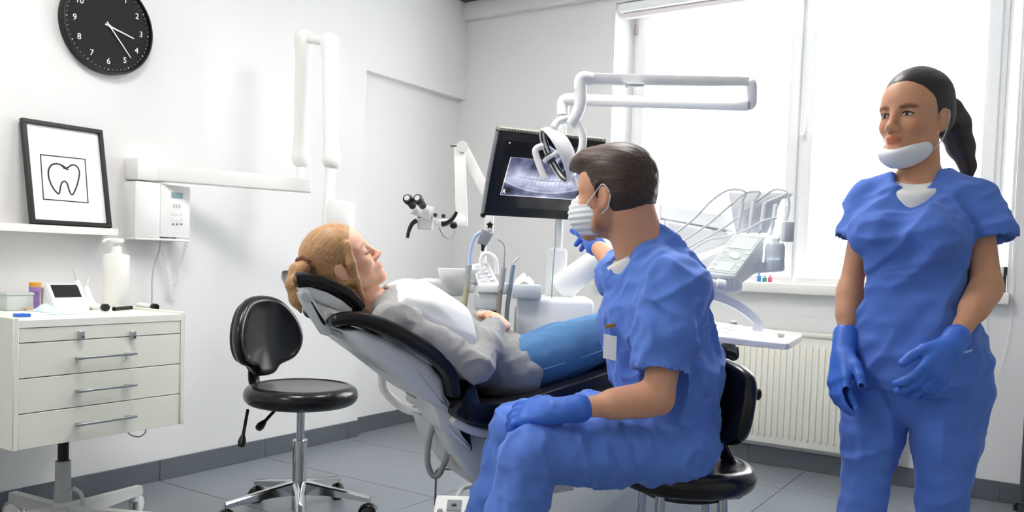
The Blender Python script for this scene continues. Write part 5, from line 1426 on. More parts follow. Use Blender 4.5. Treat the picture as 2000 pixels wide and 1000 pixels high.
# ------------------------------------------------------------------ MAN
P = dp
man = thing('person', V((stc.x, stc.y, 0)), 'man in blue scrubs and white mask sitting on a black stool', 'person')
pel = P(1330, 850, tM); bel = P(1300, 735, tM); che = P(1280, 625, tM); cht = P(1272, 560, tM); nkb = P(1250, 492, tM-.01)
shN = cht-AW*.185+RR_*.035-EZ*.005; shF = cht+AW*.17-RR_*.06+EZ*.02
HM = Head(P(1199, 379, tM-.02), -RR_*.82+AW*.57-EZ*.06, EZ-RR_*.06+AW*.0, 1.1)
elN = P(1284, 778, 2.17); wrN = P(1098, 802, 2.13)
elF = shF+(-RR_*.10+AW*.2-EZ*.0); wrF = P(1158, 474, 2.9)
elF = P(1205, 520, 2.7)
hiN = P(1315, 880, 2.28); hiF = pel+AW*.1-RR_*.04
knN = P(1036, 884, 2.17); knF = P(1012, 838, 2.53)
anN = V((knN.x, knN.y, 0))-RR_*.10+EZ*.1; anF = V((knF.x, knF.y, 0))-RR_*.12+EZ*.1
lo, hi = bbox([pel, shN, shF, elN, wrN, wrF, knN, knF, anN, anF, HM.p(0, 0, .13), HM.p(-.1, 0, 0), HM.p(.12, 0, 0)], .14)
F = Field(lo, hi, .0048)
F.chain([na(pel), na(bel), na(che), na(cht)], [.085, .09, .095, .08], .04, [(na(AW), 1.3)])
F.cone(na(shN), na(shF), .055, .055, .03)
F.chain([na(shN), na(elN), na(wrN)], [.053, .041, .022], .02); F.cone(na(elN.lerp(wrN, .15)), na(elN.lerp(wrN, .45)), .044, .04, .02)
F.chain([na(shF), na(elF), na(wrF)], [.05, .043, .022], .02)
F.chain([na(hiN), na(knN), na(anN)], [.06, .045, .035], .02); F.chain([na(hiF), na(knF), na(anF)], [.06, .045, .035], .02)
F.cone(na(nkb), na(HM.p(-.03, 0, -.055)), .066, .06, .03); F.cone(na(nkb-EZ*.02), na(HM.p(-.045, 0, -.02)), .06, .05, .03)
F.cone(na(nkb+RR_*.02-AW*.02), na(shN+EZ*.0), .045, .03, .03); F.cone(na(nkb+AW*.02), na(shF+EZ*.0), .045, .03, .03); F.cone(na(nkb+RR_*.03), na(HM.p(-.06, 0, -.02)), .045, .045, .03)
HM.build(F)
skin(F, 'body', M_skin_m, man, tint=lambda v: HM.tint(v, stubble=(.45, .38, .36)))
# undershirt
F = Field(*bbox([che, cht, shN, shF, nkb], .2), .006)
F.chain([na(che), na(cht)], [.11, .098], .04, [(na(AW), 1.2)])
F.cone(na(nkb-EZ*.04-RR_*.012), na(nkb-EZ*.0-RR_*.01), .08, .074, .02)
F.cone(na(P(1240, 565, tM)), na(nkb-RR_*.026-EZ*.035), .07, .07, .03)
F.half(na(nkb+EZ*.012), na(EZ*.9-RR_*.55)); skin(F, 'undershirt', M_tee, man)
# scrub top
F = Field(*bbox([pel, che, cht, shN, shF, nkb, elN, P(1400, 880, tM), elF], .2), .006)
F.chain([na(pel-RR_*.02-EZ*.02), na(bel-RR_*.0), na(che+RR_*.0), na(cht)], [.128, .138, .146, .115], .05, [(na(AW), 1.32)])
F.cone(na(P(1330, 690, tM)), na(P(1312, 830, tM)), .085, .078, .06, [(na(AW), 1.6)])
F.cone(na(P(1308, 545, tM)), na(P(1288, 482, tM)), .085, .055, .05, [(na(AW), 1.5)])
F.cone(na(cht+EZ*.01), na(shN), .1, .078, .05); F.cone(na(cht+EZ*.01), na(shF), .09, .07, .05)
F.cone(na(nkb-EZ*.045+RR_*.01), na(nkb-EZ*.01+RR_*.01), .1, .084, .03)
F.cone(na(nkb-EZ*.03), na(shN+EZ*.03), .06, .045, .04)
hemN = shN.lerp(elN, .76)
F.chain([na(shN), na(shN.lerp(elN, .4)), na(hemN)], [.079, .074, .074], .03)
hemF = shF.lerp(elF, .7); F.chain([na(shF), na(hemF)], [.07, .066], .03)
# neck opening and V at the front
nd = nrm(EZ*.86-RR_*.5)
nax = nrm(HM.p(-.03, 0, -.06)-nkb)
F.cone(na(nkb-nax*.015-RR_*.012), na(nkb+nax*.14-RR_*.012), .073, .082, .004, None, 'sub')
vb = P(1196, 540, tM-.06)
F.cone(na(nkb-RR_*.08+EZ*.01-AW*.012), na(vb-RR_*.035+EZ*.02), .06, .006, .004, None, 'sub')
F.half(na(hemN+(elN-shN).normalized()*.0), na((elN-shN))) if False else None
sd_ = (elN-shN).normalized()
F.cone(na(hemN+sd_*.052), na(hemN+sd_*.16), .088, .1, .003, None, 'sub')
F.cone(na(hemN+sd_*.0), na(hemN+sd_*.1), .062, .066, .003, None, 'sub')
F.half(na(pel-EZ*.065), na(-EZ+RR_*.12), .01)
_d1 = cloth_disp(nrm(EZ*.8-RR_*.5), 4, 13, .019, 3); _d2 = cloth_disp(nrm(EZ*.5+RR_*.8), 5, 19, .010, 11)
skin(F, 'scrub_top', M_scrub, man, disp=lambda v: _d1(v)+_d2(v), it=3)
# trousers
F = Field(*bbox([pel, hiN, hiF, knN, knF, anN, anF], .2), .006)
F.chain([na(hiN), na(hiN.lerp(knN, .5)), na(knN)], [.098, .086, .073], .03); F.chain([na(hiF), na(hiF.lerp(knF, .5)), na(knF)], [.11, .1, .079], .03)
F.chain([na(knN), na(knN.lerp(anN, .4)), na(anN+EZ*.02)], [.073, .074, .07], .02); F.chain([na(knF), na(knF.lerp(anF, .4)), na(anF+EZ*.02)], [.079, .076, .07], .02)
F.cone(na(pel-RR_*.02), na(pel-RR_*.01), .118, .118, .05, [(na(AW), 1.35)])
F.half(na(V((0, 0, .09))), na(-EZ), .006)
F.half(na(V((0, 0, zs2+.012-.055))), na(-EZ), .01) if False else None
th_ = nrm(knN-hiN)
_d3 = cloth_disp(nrm(AW+EZ*.3), 3, 14, .016, 5); _d4 = cloth_disp(nrm(EZ-RR_*.3), 4, 20, .012, 8)
skin(F, 'scrub_trousers', M_scrub, man, disp=lambda v: _d3(v)*.7+_d4(v), it=3)
# gloves
F = Field(*bbox([wrN, wrN+(wrN-elN)*1.1], .09), .004)
hd1 = nrm(P(985, 806, 2.22)-wrN)
hand(F, wrN+hd1*.01, hd1, EZ*.75-AW*.65, AW*.7+EZ*.6, 1.08, (.4, .45, .5, .55), .12, grow=.002)
F.chain([na(elN.lerp(wrN, .82)), na(wrN+hd1*.02)], [.037, .034], .01)
gl = skin(F, 'glove', M_glove, man, disp=lambda v: .0012*vnoise(v*60))
F = Field(*bbox([wrF, wrF+(wrF-elF)*.6], .1), .004)
hd2 = nrm(P(1150, 455, 3.05)-wrF)
hand(F, wrF, hd2, EZ*.7+RR_*.5, -RR_, 1.0, (.2, .7, .9, 1.0), .05, grow=.002); F.cone(na(elF.lerp(wrF, .85)), na(wrF), .036, .034, .01)
skin(F, 'glove', M_glove, man)
# mask
F = Field(*bbox([HM.p(.05, 0, -.06)], .14), .0035)
HM.E(F, (.04, 0, -.052), (.082, .068, .062), .01); HM.E(F, (.09, 0, -.045), (.042, .04, .05), .02)
HM.E(F, (.02, 0, -.045), (.075, .064, .07), .004, 'sub')
F.half(na(HM.p(.022, 0, 0)), na(-HM.f), .003); F.half(na(HM.p(0, 0, -.012)), na(HM.u*.95-HM.f*.3), .003)
msk = skin(F, 'face_mask', M_maskw, man, disp=lambda v: .0016*np.sin((HM.loc(v)[:, 2])*420))
for sg in (1, -1):
    tubeobj([HM.p(.045, sg*.064, -.028), HM.p(.018, sg*.074, -.004), HM.p(-.012, sg*.081, .02), HM.p(-.032, sg*.078, -.005)], .0018, 'ear_loop', M_maskw, msk)
    tubeobj([HM.p(.035, sg*.062, -.08), HM.p(.01, sg*.07, -.06), HM.p(-.02, sg*.076, -.04), HM.p(-.032, sg*.078, -.005)], .0018, 'ear_loop', M_maskw, msk)
# hair: short sides, longer brushed top
F = Field(*bbox([HM.p(0, 0, .04)], .18), .0035)
HM.E(F, (-.018, 0, .042), (.104, .083, .089), .01); HM.E(F, (-.035, 0, -.0), (.082, .078, .07), .02)
HM.E(F, (.035, .0, .088), (.075, .062, .036), .025); HM.C(F, (.06, .03, .09), (.105, .015, .078), .026, .016, .02)
HM.C(F, (.005, .079, .02), (.008, .078, -.02), .008, .005, .008); HM.C(F, (.005, -.079, .02), (.008, -.078, -.02), .008, .005, .008)
HM.E(F, (.125, 0, -.03), (.085, .2, .092), .01, 'sub')
HM.E(F, (.06, .1, -.005), (.05, .05, .045), .008, 'sub'); HM.E(F, (.06, -.1, -.005), (.05, .05, .045), .008, 'sub')
for sg in (1, -1): HM.E(F, (-.008, sg*.088, -.014), (.026, .02, .036), .004, 'sub')
F.half(na(HM.p(-.06, 0, -.052)), na(-HM.u*.9-HM.f*.25), .012)
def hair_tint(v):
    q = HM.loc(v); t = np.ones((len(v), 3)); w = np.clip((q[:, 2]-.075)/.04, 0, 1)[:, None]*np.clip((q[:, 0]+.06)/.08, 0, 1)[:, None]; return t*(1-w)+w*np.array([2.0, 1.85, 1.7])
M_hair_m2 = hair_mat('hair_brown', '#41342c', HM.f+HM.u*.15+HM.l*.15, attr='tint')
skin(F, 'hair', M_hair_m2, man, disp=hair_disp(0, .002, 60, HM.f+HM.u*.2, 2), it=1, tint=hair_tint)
# badge, pocket and shoes
bp_ = P(1189, 678, tM-.16)
def patch(name, quad, m, par, th, nrm_v): return MB().prism([V(q) for q in quad], V(nrm_v)*th, .001, 1).build(name, m, par)
bq = [bp_+EZ*.035-RR_*.014-AW*.0, bp_+EZ*.03+RR_*.02-AW*.012, bp_-EZ*.035+RR_*.02-AW*.012, bp_-EZ*.03-RR_*.014]
bn_ = nrm(-AW*.9-RR_*.4)
bdg = patch('name_badge', bq, mat('badge_white', '#eef1f6', .4), man, .003, bn_)
patch('badge_clip', [bp_+EZ*.06-RR_*.012, bp_+EZ*.066+RR_*.014, bp_+EZ*.055+RR_*.016, bp_+EZ*.05-RR_*.01], mat('brass', '#b98d4a', .35, .7), bdg, .004, bn_)
for an, kn in ((anN, knN), (anF, knF)):
    b = V((an.x, an.y, 0)); F = Field(*bbox([b-RR_*.22, b+RR_*.09], .1), .006)
    F.cone(na(b+RR_*.03+EZ*.045), na(b-RR_*.15+EZ*.04), .045, .042, .03, [(na(AW), 1.0)]); F.cone(na(b+EZ*.06), na(b+EZ*.1), .045, .045, .03)
    F.half(na(V((0, 0, .003))), na(-EZ), .004); skin(F, 'shoe', M_clog, man)
# ------------------------------------------------------------------ NURSE
tN = 2.2
nfw = nrm(-AW*.8-RR_*.6); nlf = EZ.cross(nfw).normalized()       # the way she faces / her left
npel = P(1785, 735, tN); nwai = P(1776, 610, tN); nche = P(1784, 470, tN); ncht = P(1796, 385, tN); nnk = P(1797, 345, tN+.02)
nur = thing('person', V((npel.x, npel.y, 0)), 'nurse in blue scrubs with dark ponytail walking in front of the window', 'person')
HNu = Head(P(1786, 228, tN+.01), -RR_*.83-AW*.55-EZ*.04, EZ+RR_*.03, 1.0)
nsL = ncht+nlf*.125-EZ*.022; nsR = ncht-nlf*.125-EZ*.018
neL = P(1928, 560, 2.09); nwL = P(1860, 672, 1.98); neR = P(1660, 565, 2.26); nwR = P(1648, 685, 2.2)
nhL = npel+nlf*.085-EZ*.02; nhR = npel-nlf*.085-EZ*.02
nkL = P(1842, 975, 2.14); nkR = P(1684, 965, 2.2)
naL = V((nkL.x, nkL.y, 0))+AW*.06+EZ*.09; naR = V((nkR.x, nkR.y, 0))-RR_*.05-AW*.04+EZ*.09
lo, hi = bbox([npel, nsL, nsR, neL, nwL, neR, nwR, naL, naR, HNu.p(0, 0, .13), HNu.p(.12, 0, 0)], .1)
F = Field(lo, hi, .0045)
F.chain([na(npel), na(nwai), na(nche), na(ncht)], [.08, .07, .075, .06], .04, [(na(nlf), 1.3)])
F.cone(na(nsL), na(nsR), .036, .036, .03)
F.chain([na(nsL), na(neL), na(nwL)], [.042, .034, .02], .02); F.chain([na(nsR), na(neR), na(nwR)], [.038, .029, .019], .02)
F.cone(na(neL.lerp(nwL, .12)), na(neL.lerp(nwL, .4)), .036, .032, .02); F.cone(na(neR.lerp(nwR, .12)), na(neR.lerp(nwR, .4)), .03, .028, .02)
F.chain([na(nhL), na(nkL), na(naL)], [.065, .042, .032], .02); F.chain([na(nhR), na(nkR), na(naR)], [.065, .042, .032], .02)
F.cone(na(nnk-EZ*.02), na(HNu.p(-.025, 0, -.055)), .052, .049, .03)
F.cone(na(nnk-EZ*.015), na(nsL+EZ*.012), .04, .034, .03); F.cone(na(nnk-EZ*.015), na(nsR+EZ*.012), .04, .034, .03)
HNu.build(F, female=True)
skin(F, 'body', M_skin_n, nur, tint=lambda v: HNu.tint(v, lips=(.8, .5, .5), brow=(.35, .3, .28)))
# white tee in the neckline
F = Field(*bbox([nche, ncht, nsL, nsR], .16), .006)
F.chain([na(nche+EZ*.04), na(ncht)], [.08, .075], .04, [(na(nlf), 1.1)])
F.cone(na(nnk-EZ*.05), na(nnk-EZ*.03), .07, .068, .03); F.cone(na(ncht), na(ncht+nfw*.03), .07, .065, .03)
F.half(na(nnk+nfw*.08-EZ*.03), na(EZ*.85+nfw*.5), .004); skin(F, 'undershirt', M_tee, nur)
# scrub top
F = Field(*bbox([npel-EZ*.1, nche, ncht, nsL, nsR, neL, neR], .18), .006)
F.chain([na(npel+EZ*.0), na(nwai.lerp(npel, .4)), na(nwai), na(nche), na(ncht)], [.116, .108, .1, .102, .08], .04, [(na(nlf), 1.33)])
for sg in (-1, 1): F.ell(na(nche+nfw*.07+nlf*sg*.07+EZ*.01), (.062, .075, .07), None, .05)
F.cone(na(ncht), na(nsL), .07, .05, .03); F.cone(na(ncht), na(nsR), .07, .05, .03)
F.cone(na(nnk-EZ*.045), na(nsL+EZ*.01), .04, .036, .03); F.cone(na(nnk-EZ*.045), na(nsR+EZ*.01), .04, .036, .03)
F.cone(na(npel-EZ*.03), na(npel+EZ*.03), .124, .12, .05, [(na(nlf), 1.42)])
for s_, e_ in ((nsL, neL), (nsR, neR)):
    h_ = s_.lerp(e_, .42); d_ = (e_-s_).normalized(); o_ = nlf*(.03 if s_ is nsL else -.012)
    F.chain([na(s_), na(h_+o_)], [.05, .06], .025)
    F.cone(na(h_+o_+d_*.05), na(h_+o_+d_*.14), .075, .085, .003, None, 'sub'); F.cone(na(h_+o_), na(h_+o_+d_*.09), .05, .054, .003, None, 'sub')
ndn = nrm(EZ*.85+nfw*.45)
F.cone(na(nnk-ndn*.02), na(nnk+ndn*.12), .066, .075, .004, None, 'sub')
F.cone(na(nnk+nfw*.06), na(P(1768, 397, tN-.1)+nfw*.03), .052, .006, .006, None, 'sub')
F.half(na(npel-EZ*.035), na(-EZ), .006)
_n1 = cloth_disp(nrm(EZ*.7+nlf*.6), 3.5, 11, .017, 21); _n2 = cloth_disp(nrm(EZ*.2+nlf), 4, 17, .009, 4)
skin(F, 'scrub_top', M_scrub2, nur, disp=lambda v: _n1(v)+_n2(v), it=3)
# pocket on the left hip of the top
pk = P(1872, 690, tN-.17)
MB().tube([P(1838, 698, tN-.205), P(1866, 694, tN-.2), P(1898, 684, tN-.175)], .0028, 6, 4).build('pocket_edge', mat('scrub_trim', '#a9bdf0', .8), nur)
# trousers
F = Field(*bbox([npel+EZ*.1, nhL, nhR, nkL, nkR, naL, naR], .17), .006)
F.cone(na(npel-EZ*.02), na(npel+EZ*.03), .112, .11, .04, [(na(nlf), 1.42)])
F.chain([na(nhL), na(nhL.lerp(nkL, .5)), na(nkL)], [.104, .08, .054], .01); F.chain([na(nhR), na(nhR.lerp(nkR, .5)), na(nkR)], [.1, .075, .052], .01)
F.chain([na(nkL), na(naL+EZ*.0)], [.054, .064], .015); F.chain([na(nkR), na(naR)], [.052, .064], .015)
F.half(na(V((0, 0, .05))), na(-EZ), .006)
_n3 = cloth_disp(nrm(nlf+EZ*.35), 3.5, 15, .016, 31); _n4 = cloth_disp(EZ, 3, 16, .009, 14)
skin(F, 'scrub_trousers', M_scrub2, nur, disp=lambda v: _n3(v)*np.clip((1.0-v[:, 2])*1.6, .4, 1)+_n4(v), it=3)
# gloves
F = Field(*bbox([nwL, nwL+(P(1790, 750, 1.96)-nwL)*1.6], .08), .004)
hd3 = nrm(P(1798, 765, 1.95)-nwL)
hand(F, nwL, hd3, nrm(-AW*.7+RR_*.35+EZ*.3), nrm(-AW*.6-RR_*.6), 1.02, (.45, .55, .6, .65), .12, grow=.002)
F.cone(na(nwL-hd3*.022), na(nwL+hd3*.01), .031, .03, .01); skin(F, 'glove', M_glove, nur)
F = Field(*bbox([nwR, nwR-EZ*.2], .09), .004)
hd4 = nrm(P(1636, 760, 2.15)-nwR)
hand(F, nwR, hd4, nrm(-RR_*.9-AW*.3), nrm(-AW*.9+RR_*.2), 1.0, (.35, .4, .5, .55), .06, grow=.002)
F.cone(na(nwR-hd4*.05), na(nwR+hd4*.01), .034, .03, .01); skin(F, 'glove', M_glove, nur)
# mask under the chin
F = Field(*bbox([HNu.p(.04, 0, -.08)], .13), .0035)
HNu.E(F, (.052, 0, -.1), (.06, .056, .038), .01); HNu.C(F, (.075, 0, -.104), (.028, .046, -.088), .028, .022, .02); HNu.C(F, (.075, 0, -.104), (.028, -.046, -.088), .028, .022, .02)
HNu.E(F, (.035, 0, -.05), (.07, .056, .058), .004, 'sub')
F.half(na(HNu.p(.0, 0, 0)), na(-HNu.f), .003); F.half(na(HNu.p(.08, 0, -.083)), na(HNu.u*.9+HNu.f*.45), .006)
mk2 = skin(F, 'face_mask', M_maskw, nur)
for sg in (-1, 1):
    tubeobj([HNu.p(.03, sg*.062, -.075), HNu.p(.0, sg*.07, -.04), HNu.p(-.02, sg*.079, .01), HNu.p(-.034, sg*.076, -.01), HNu.p(-.02, sg*.07, -.06), HNu.p(.01, sg*.062, -.09)], .0018, 'ear_loop', M_maskw, mk2)
# hair
F = Field(*bbox([HNu.p(-.03, 0, .02), HNu.p(-.2, 0, -.15)], .16), .0038)
HNu.E(F, (-.018, 0, .043), (.104, .083, .09), .01); HNu.E(F, (-.045, 0, .0), (.075, .074, .065), .02)
HNu.E(F, (.138, 0, -.045), (.088, .2, .1), .012, 'sub'); HNu.E(F, (.075, 0, .02), (.045, .062, .056), .012, 'sub')
for sg in (1, -1):
    HNu.E(F, (.05, sg*.105, -.045), (.06, .055, .07), .008, 'sub'); HNu.E(F, (-.006, sg*.092, -.016), (.026, .02, .036), .004, 'sub')
F.half(na(HNu.p(-.05, 0, -.06)), na(-HNu.u), .012)
tl0 = P(1838, 232, tN+.08); tl = [tl0, P(1850, 222, tN+.10), P(1862, 245, tN+.12), P(1876, 285, tN+.13), P(1890, 325, tN+.12), P(1896, 350, tN+.11)]
F.chain([na(p) for p in tl], [.034, .04, .042, .034, .02, .006], .02)
skin(F, 'hair', hair_mat('hair_dark', '#241b1c', -HNu.f+HNu.u*.1, .3, .45, .4), nur, disp=hair_disp(0, .0008, 60, -HNu.f+HNu.u*.3, 6), it=2)
tubeobj([tl0+V((0, 0, .0))+(HNu.l*math.cos(a)+HNu.u*math.sin(a))*.03-HNu.f*.004 for a in [2*math.pi*i/16 for i in range(17)]], .005, 'hair_tie', M_black, nur, sm=0)
for an, fw_ in ((naL, nfw), (naR, nfw)):
    b = V((an.x, an.y, 0)); F = Field(*bbox([b+fw_*.2, b-fw_*.08], .09), .006)
    F.cone(na(b-fw_*.03+EZ*.04), na(b+fw_*.14+EZ*.034), .04, .038, .03); F.cone(na(b+EZ*.05), na(b+EZ*.08), .04, .04, .03)
    F.half(na(V((0, 0, .003))), na(-EZ), .004); skin(F, 'shoe', M_clog, nur)

for sg in (-1, 1):
    mx_ = Matrix((HNu.f, HNu.l, HNu.u)).transposed()
    ey = MB().ball(HNu.p(.0805, sg*.031, -.0035), (.0095, .0135, .0052), 14, mx=mx_).build('eye', mat('eye_white', '#d9cfc8', .25), nur)
    MB().ball(HNu.p(.0865, sg*.031+.001, -.0028), (.0046, .0052, .0048), 12, mx=mx_).build('iris', mat('iris_dark', '#2b1d16', .15), ey)
    tubeobj([HNu.p(.079, sg*.0165, -.0025), HNu.p(.0905, sg*.026, .0028), HNu.p(.0895, sg*.036, .0028), HNu.p(.079, sg*.046, -.002)], .0016, 'eyelashes', mat('lash_dark', '#1d1512', .6), nur)
# ------------------------------------------------------------------ PATIENT
pat = thing('person', V((HP.x, HP.y, chp(985, 760, 0).z)), 'reclining woman in grey sweater and jeans with eyes closed', 'person')
HPa = Head(chp(668, 512, -.005), AX*.78+EZ*.54+NN*.30, -AX*.55+EZ*.82+NN*.02, 1.02)
pnk = chp(735, 598, 0); pch = chp(795, 622, 0); pmi = chp(865, 660, 0); pwa = chp(925, 692, 0); phi = chp(985, 716, 0)
psN = chp(772, 630, .165); psF = chp(782, 606, -.165)
peN = chp(928, 716, .235); pwN = chp(966, 636, .06); peF = chp(905, 655, -.25); pwF = chp(945, 622, -.09)
phN = chp(995, 718, .085); phF = chp(995, 714, -.085)
pkN = chp(1212, 654, .1); pkF = chp(1195, 640, -.1); paN = chp(1345, 712, .09); paF = chp(1350, 704, -.09)
lo, hi = bbox([HPa.p(0, 0, .14), HPa.p(-.12, 0, 0), HPa.p(.1, 0, 0), psN, psF, peN, peF, pkN, pkF, paN, paF], .1)
F = Field(lo, hi, .0042)
F.chain([na(pch), na(pmi), na(pwa), na(phi)], [.08, .075, .075, .085], .04, [(na(NN), 1.5)])
F.cone(na(psN), na(psF), .045, .045, .03)
F.chain([na(psN), na(peN), na(pwN)], [.042, .036, .024], .02); F.chain([na(psF), na(peF), na(pwF)], [.042, .036, .024], .02)
F.chain([na(phN), na(pkN), na(paN)], [.07, .048, .036], .02); F.chain([na(phF), na(pkF), na(paF)], [.07, .048, .036], .02)
F.cone(na(pnk-AX*.01), na(HPa.p(-.022, 0, -.06)), .052, .05, .03); F.cone(na(pnk), na(pch), .055, .06, .03)
HPa.build(F, female=True, closed=True)
tor_up = nrm(NN.cross(pwa-pch)); tor_up = tor_up if tor_up.z > 0 else -tor_up
hN = nrm(chp(990, 610, -.05)-pwN); hF = nrm(chp(985, 616, .06)-pwF)
hand(F, pwF, hF, tor_up, AX*-1+tor_up*.2, .93, (.3, .32, .36, .4), .08)
hand(F, pwN+tor_up*.004, nrm(chp(990, 622, -.06)-pwN), tor_up+AX*.3, -AX+EZ*.3, .93, (.35, .4, .45, .5), .08)
skin(F, 'body', M_skin_p, pat, tint=lambda v: HPa.tint(v, lips=(.86, .62, .6), brow=(.62, .5, .42), lid=(.4, .3, .26)))
# sweater
F = Field(*bbox([pnk, psN, psF, peN, peF, pwN, phi], .2), .0055)
F.chain([na(pch), na(pmi), na(pwa), na(phi)], [.102, .098, .094, .108], .05, [(na(NN), 1.55)])
F.cone(na(phi), na(phi+(phi-pwa).normalized()*.09), .118, .118, .03, [(na(NN), 1.6)])
F.cone(na(psN), na(psF), .062, .062, .04)
F.cone(na(pnk.lerp(pch, .2)), na(pch), .068, .085, .04, [(na(NN), 1.3)])
for sg in (-1, 1): F.ell(na(pch.lerp(pmi, .55)+tor_up*.035+NN*sg*.075), (.06, .06, .05), None, .05)
F.chain([na(psN), na(psN.lerp(peN, .5)), na(peN)], [.06, .057, .052], .025); F.chain([na(peN), na(peN.lerp(pwN, .5)), na(pwN.lerp(peN, .06))], [.052, .047, .034], .02)
F.chain([na(psF), na(peF)], [.058, .05], .025); F.chain([na(peF), na(pwF.lerp(peF, .06))], [.05, .034], .02)
F.cone(na(HPa.p(-.02, 0, -.07)), na(pnk.lerp(pch, .12)), .056, .064, .004, None, 'sub')
hcut = chp(1022, 706, 0); ax_t = nrm(phi-pwa)
F.half(na(chp(1022, 706, 0)), na(nrm(ax_t+tor_up*.1)), .012)
SW = F
_p1 = cloth_disp(nrm(tor_up*.8+AX*.4), 4, 14, .009, 2); _p2 = cloth_disp(NN, 3, 17, .006, 9)
skin(F, 'sweater', M_sweater, pat, disp=lambda v: _p1(v)+_p2(v), it=3)
# jeans
F = Field(*bbox([pwa, phN, phF, pkN, pkF, paN, paF], .17), .006)
F.cone(na(phi-ax_t*.04), na(phi+ax_t*.05), .09, .09, .03, [(na(NN), 1.5)])
F.chain([na(phN), na(phN.lerp(pkN, .45)), na(pkN)], [.092, .094, .07], .02); F.chain([na(phF), na(phF.lerp(pkF, .45)), na(pkF)], [.09, .09, .068], .02)
F.chain([na(pkN), na(pkN.lerp(paN, .4)), na(paN)], [.064, .06, .044], .02); F.chain([na(pkF), na(pkF.lerp(paF, .4)), na(paF)], [.064, .06, .044], .02)
_p3 = cloth_disp(nrm(tor_up+NN*.4), 5, 20, .006, 12)
jn = skin(F, 'jeans', M_jeans, pat, disp=lambda v: _p3(v)*np.clip(1.4-np.linalg.norm(v-na(phi), axis=1)*3, .35, 1), it=3)
def on_leg(f, a):      # seam on the near side of the near thigh
    p = phN.lerp(pkN, f); d = nrm(pkN-phN); up2 = nrm(NN.cross(d)); up2 = up2 if up2.z > 0 else -up2
    r = .092*(1-f/.45)+.094*f/.45 if f < .45 else .094+(.07-.094)*(f-.45)/.55
    return p+(NN*math.cos(a)+up2*math.sin(a))*(r+.003)
MB().tube([on_leg(f, -.15) for f in (.15, .3, .45, .6, .75, .9, 1.0)], .0018, 6, 4).build('side_seam', mat('seam_thread', '#7fa3c4', .8), jn)
for an, kn, sg in ((paN, pkN, 1), (paF, pkF, -1)):
    d = nrm(an-kn); tup = nrm(tor_up*.2+EZ)
    toe = nrm(EZ*.35+AX*.9); F = Field(*bbox([an, an+toe*.2, an+d*.08], .09), .005)
    heel = an+d*.035-toe*.03
    F.cone(na(heel), na(an+d*.05+toe*.15), .04, .035, .03); F.cone(na(an-d*.02), na(an+d*.02), .046, .045, .03); skin(F, 'shoe', M_shoe, pat)
    F = Field(*bbox([heel+d*.03, an+d*.085+toe*.16], .07), .005)
    F.cone(na(heel+d*.036), na(an+d*.078+toe*.15), .034, .03, .0, [(na(d), .35)]); skin(F, 'sole', M_sole, pat)
# hair: swept back, side strand, ponytail behind the headrest
F = Field(*bbox([HPa.p(-.03, 0, .02), chp(575, 600, 0), chp(715, 610, .1)], .15), .0036)
HPa.E(F, (-.013, 0, .042), (.102, .082, .088), .01); HPa.E(F, (-.036, 0, -.005), (.074, .075, .068), .02)
HPa.E(F, (.137, 0, -.04), (.086, .2, .105), .012, 'sub'); HPa.E(F, (.078, 0, .018), (.045, .06, .056), .014, 'sub')
HPa.E(F, (.055, .1, -.04), (.055, .05, .06), .008, 'sub')
for sg in (1, -1): HPa.E(F, (-.004, sg*.094, -.022), (.02, .016, .022), .004, 'sub')
for sg in (-1, 1):
    HPa.C(F, (.052, sg*.07, .05), (.03, sg*.083, -.005), .009, .013, .012); HPa.C(F, (.03, sg*.083, -.005), (.014, sg*.082, -.06), .013, .011, .012); HPa.C(F, (.014, sg*.082, -.06), (-.0, sg*.07, -.125), .011, .006, .012)
    HPa.C(F, (-.02, sg*.06, -.05), (-.03, sg*.05, -.12), .025, .012, .02)
tie = chp(597, 522, .01)
F.chain([na(tie), na(chp(582, 530, .03)), na(chp(574, 555, .05)), na(chp(578, 585, .06)), na(chp(588, 610, .06))], [.022, .024, .022, .017, .005], .02)
skin(F, 'hair', hair_mat('hair_blonde', '#b88d63', tie-HPa.p(.06, 0, .09), .32, fine=340), pat, disp=hair_disp(0, .0012, 50, -HPa.f*.9+HPa.u*.4, 4), it=1)
hd_ax = nrm(chp(582, 530, .03)-tie); hx_, hy_, _ = frame(hd_ax)
tubeobj([tie+hd_ax*.004+(hx_*math.cos(a)+hy_*math.sin(a))*(.031+.003*math.sin(a*9)) for a in [2*math.pi*i/40 for i in range(41)]], .007, 'hair_tie', mat('scrunchie', '#7a4f3c', .7), pat, sm=0)
# eyelashes of the closed eyes
for sg in (-1, 1):
    tubeobj([HPa.p(.0795, sg*.0175, -.0075), HPa.p(.0895, sg*.026, -.0115), HPa.p(.0885, sg*.036, -.0125), HPa.p(.078, sg*.0465, -.0085)], .0013, 'eyelashes', mat('lash', '#4a3428', .7), pat)
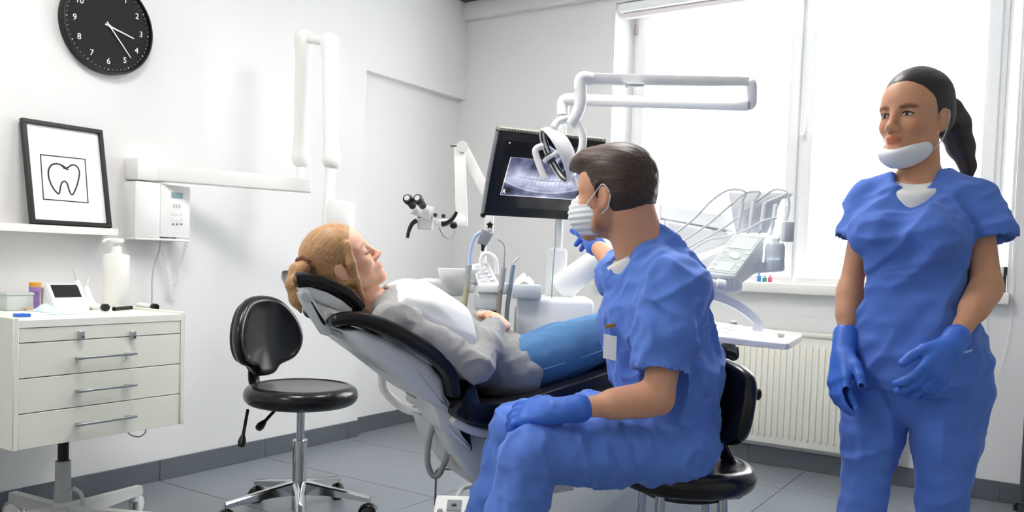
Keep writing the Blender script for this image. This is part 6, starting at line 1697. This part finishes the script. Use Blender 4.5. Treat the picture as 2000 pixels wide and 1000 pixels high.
# bracelet
tubeobj([pwN+(nrm(NN.cross(nrm(pwN-peN)))*math.cos(a)+NN*math.sin(a))*.029+nrm(pwN-peN)*.012 for a in [2*math.pi*i/24 for i in range(25)]], .003, 'bracelet', M_dark, pat, sm=0)
# paper bib over the chest
BF = Field(*bbox([pnk, psN, psF, pwa], .2), .005)
BF.chain([na(pch), na(pmi), na(pwa)], [.102, .098, .094], .05, [(na(NN), 1.55)])
BF.cone(na(pnk.lerp(pch, .1)+tor_up*.015), na(pch+tor_up*.02), .066, .09, .06, [(na(NN), 1.5)])
for sg in (-1, 1): BF.ell(na(pch.lerp(pmi, .55)+tor_up*.035+NN*sg*.075), (.06, .06, .05), None, .06)
BF.cone(na(psN), na(psF), .062, .062, .05); BF.cone(na(pch.lerp(pmi, .3)+tor_up*.02), na(pwa+tor_up*.02), .07, .06, .06, [(na(NN), 1.9)])
BF.d -= .009
tx_ = nrm(pwa-pch)
BF.half(na(chp(752, 585, 0)), na(-tx_+tor_up*.25), .006); BF.half(na(chp(914, 640, .1)), na(nrm(AX+EZ*.12+NN*.1)), .004)
BF.half(na(chp(800, 640, .165)), na(nrm(NN-tx_*.2)), .004); BF.half(na(chp(800, 640, -.155)), na(nrm(-NN-tx_*.28)), .006)
BF.half(na(chp(770, 622, .1)), na(nrm(-tor_up-NN*.2)), .006)
_bd = cloth_disp(nrm(tx_+NN*.3), 3, 9, .006, 17, .0005)
bib = skin(BF, 'bib', M_bib, pat, disp=lambda v: _bd(v)+.001, it=3)
vs_ = {0: chp(760, 590, -.11), 'n': chp(764, 606, .13)}; nv = 'n'
tubeobj([vs_[0], HPa.p(-.03, -.075, -.12), HPa.p(-.085, -.03, -.11)], .002, 'bib_chain', M_chrome, bib)
tubeobj([vs_[nv], chp(752, 606, .12), chp(735, 622, .1)], .002, 'bib_chain', M_chrome, bib)
MB().box((-.006, -.003, -.012), (.006, .003, .012), .001, 1, mx=Matrix.Translation(vs_[nv]+EZ*.0)).build('bib_clip', M_dark, bib)
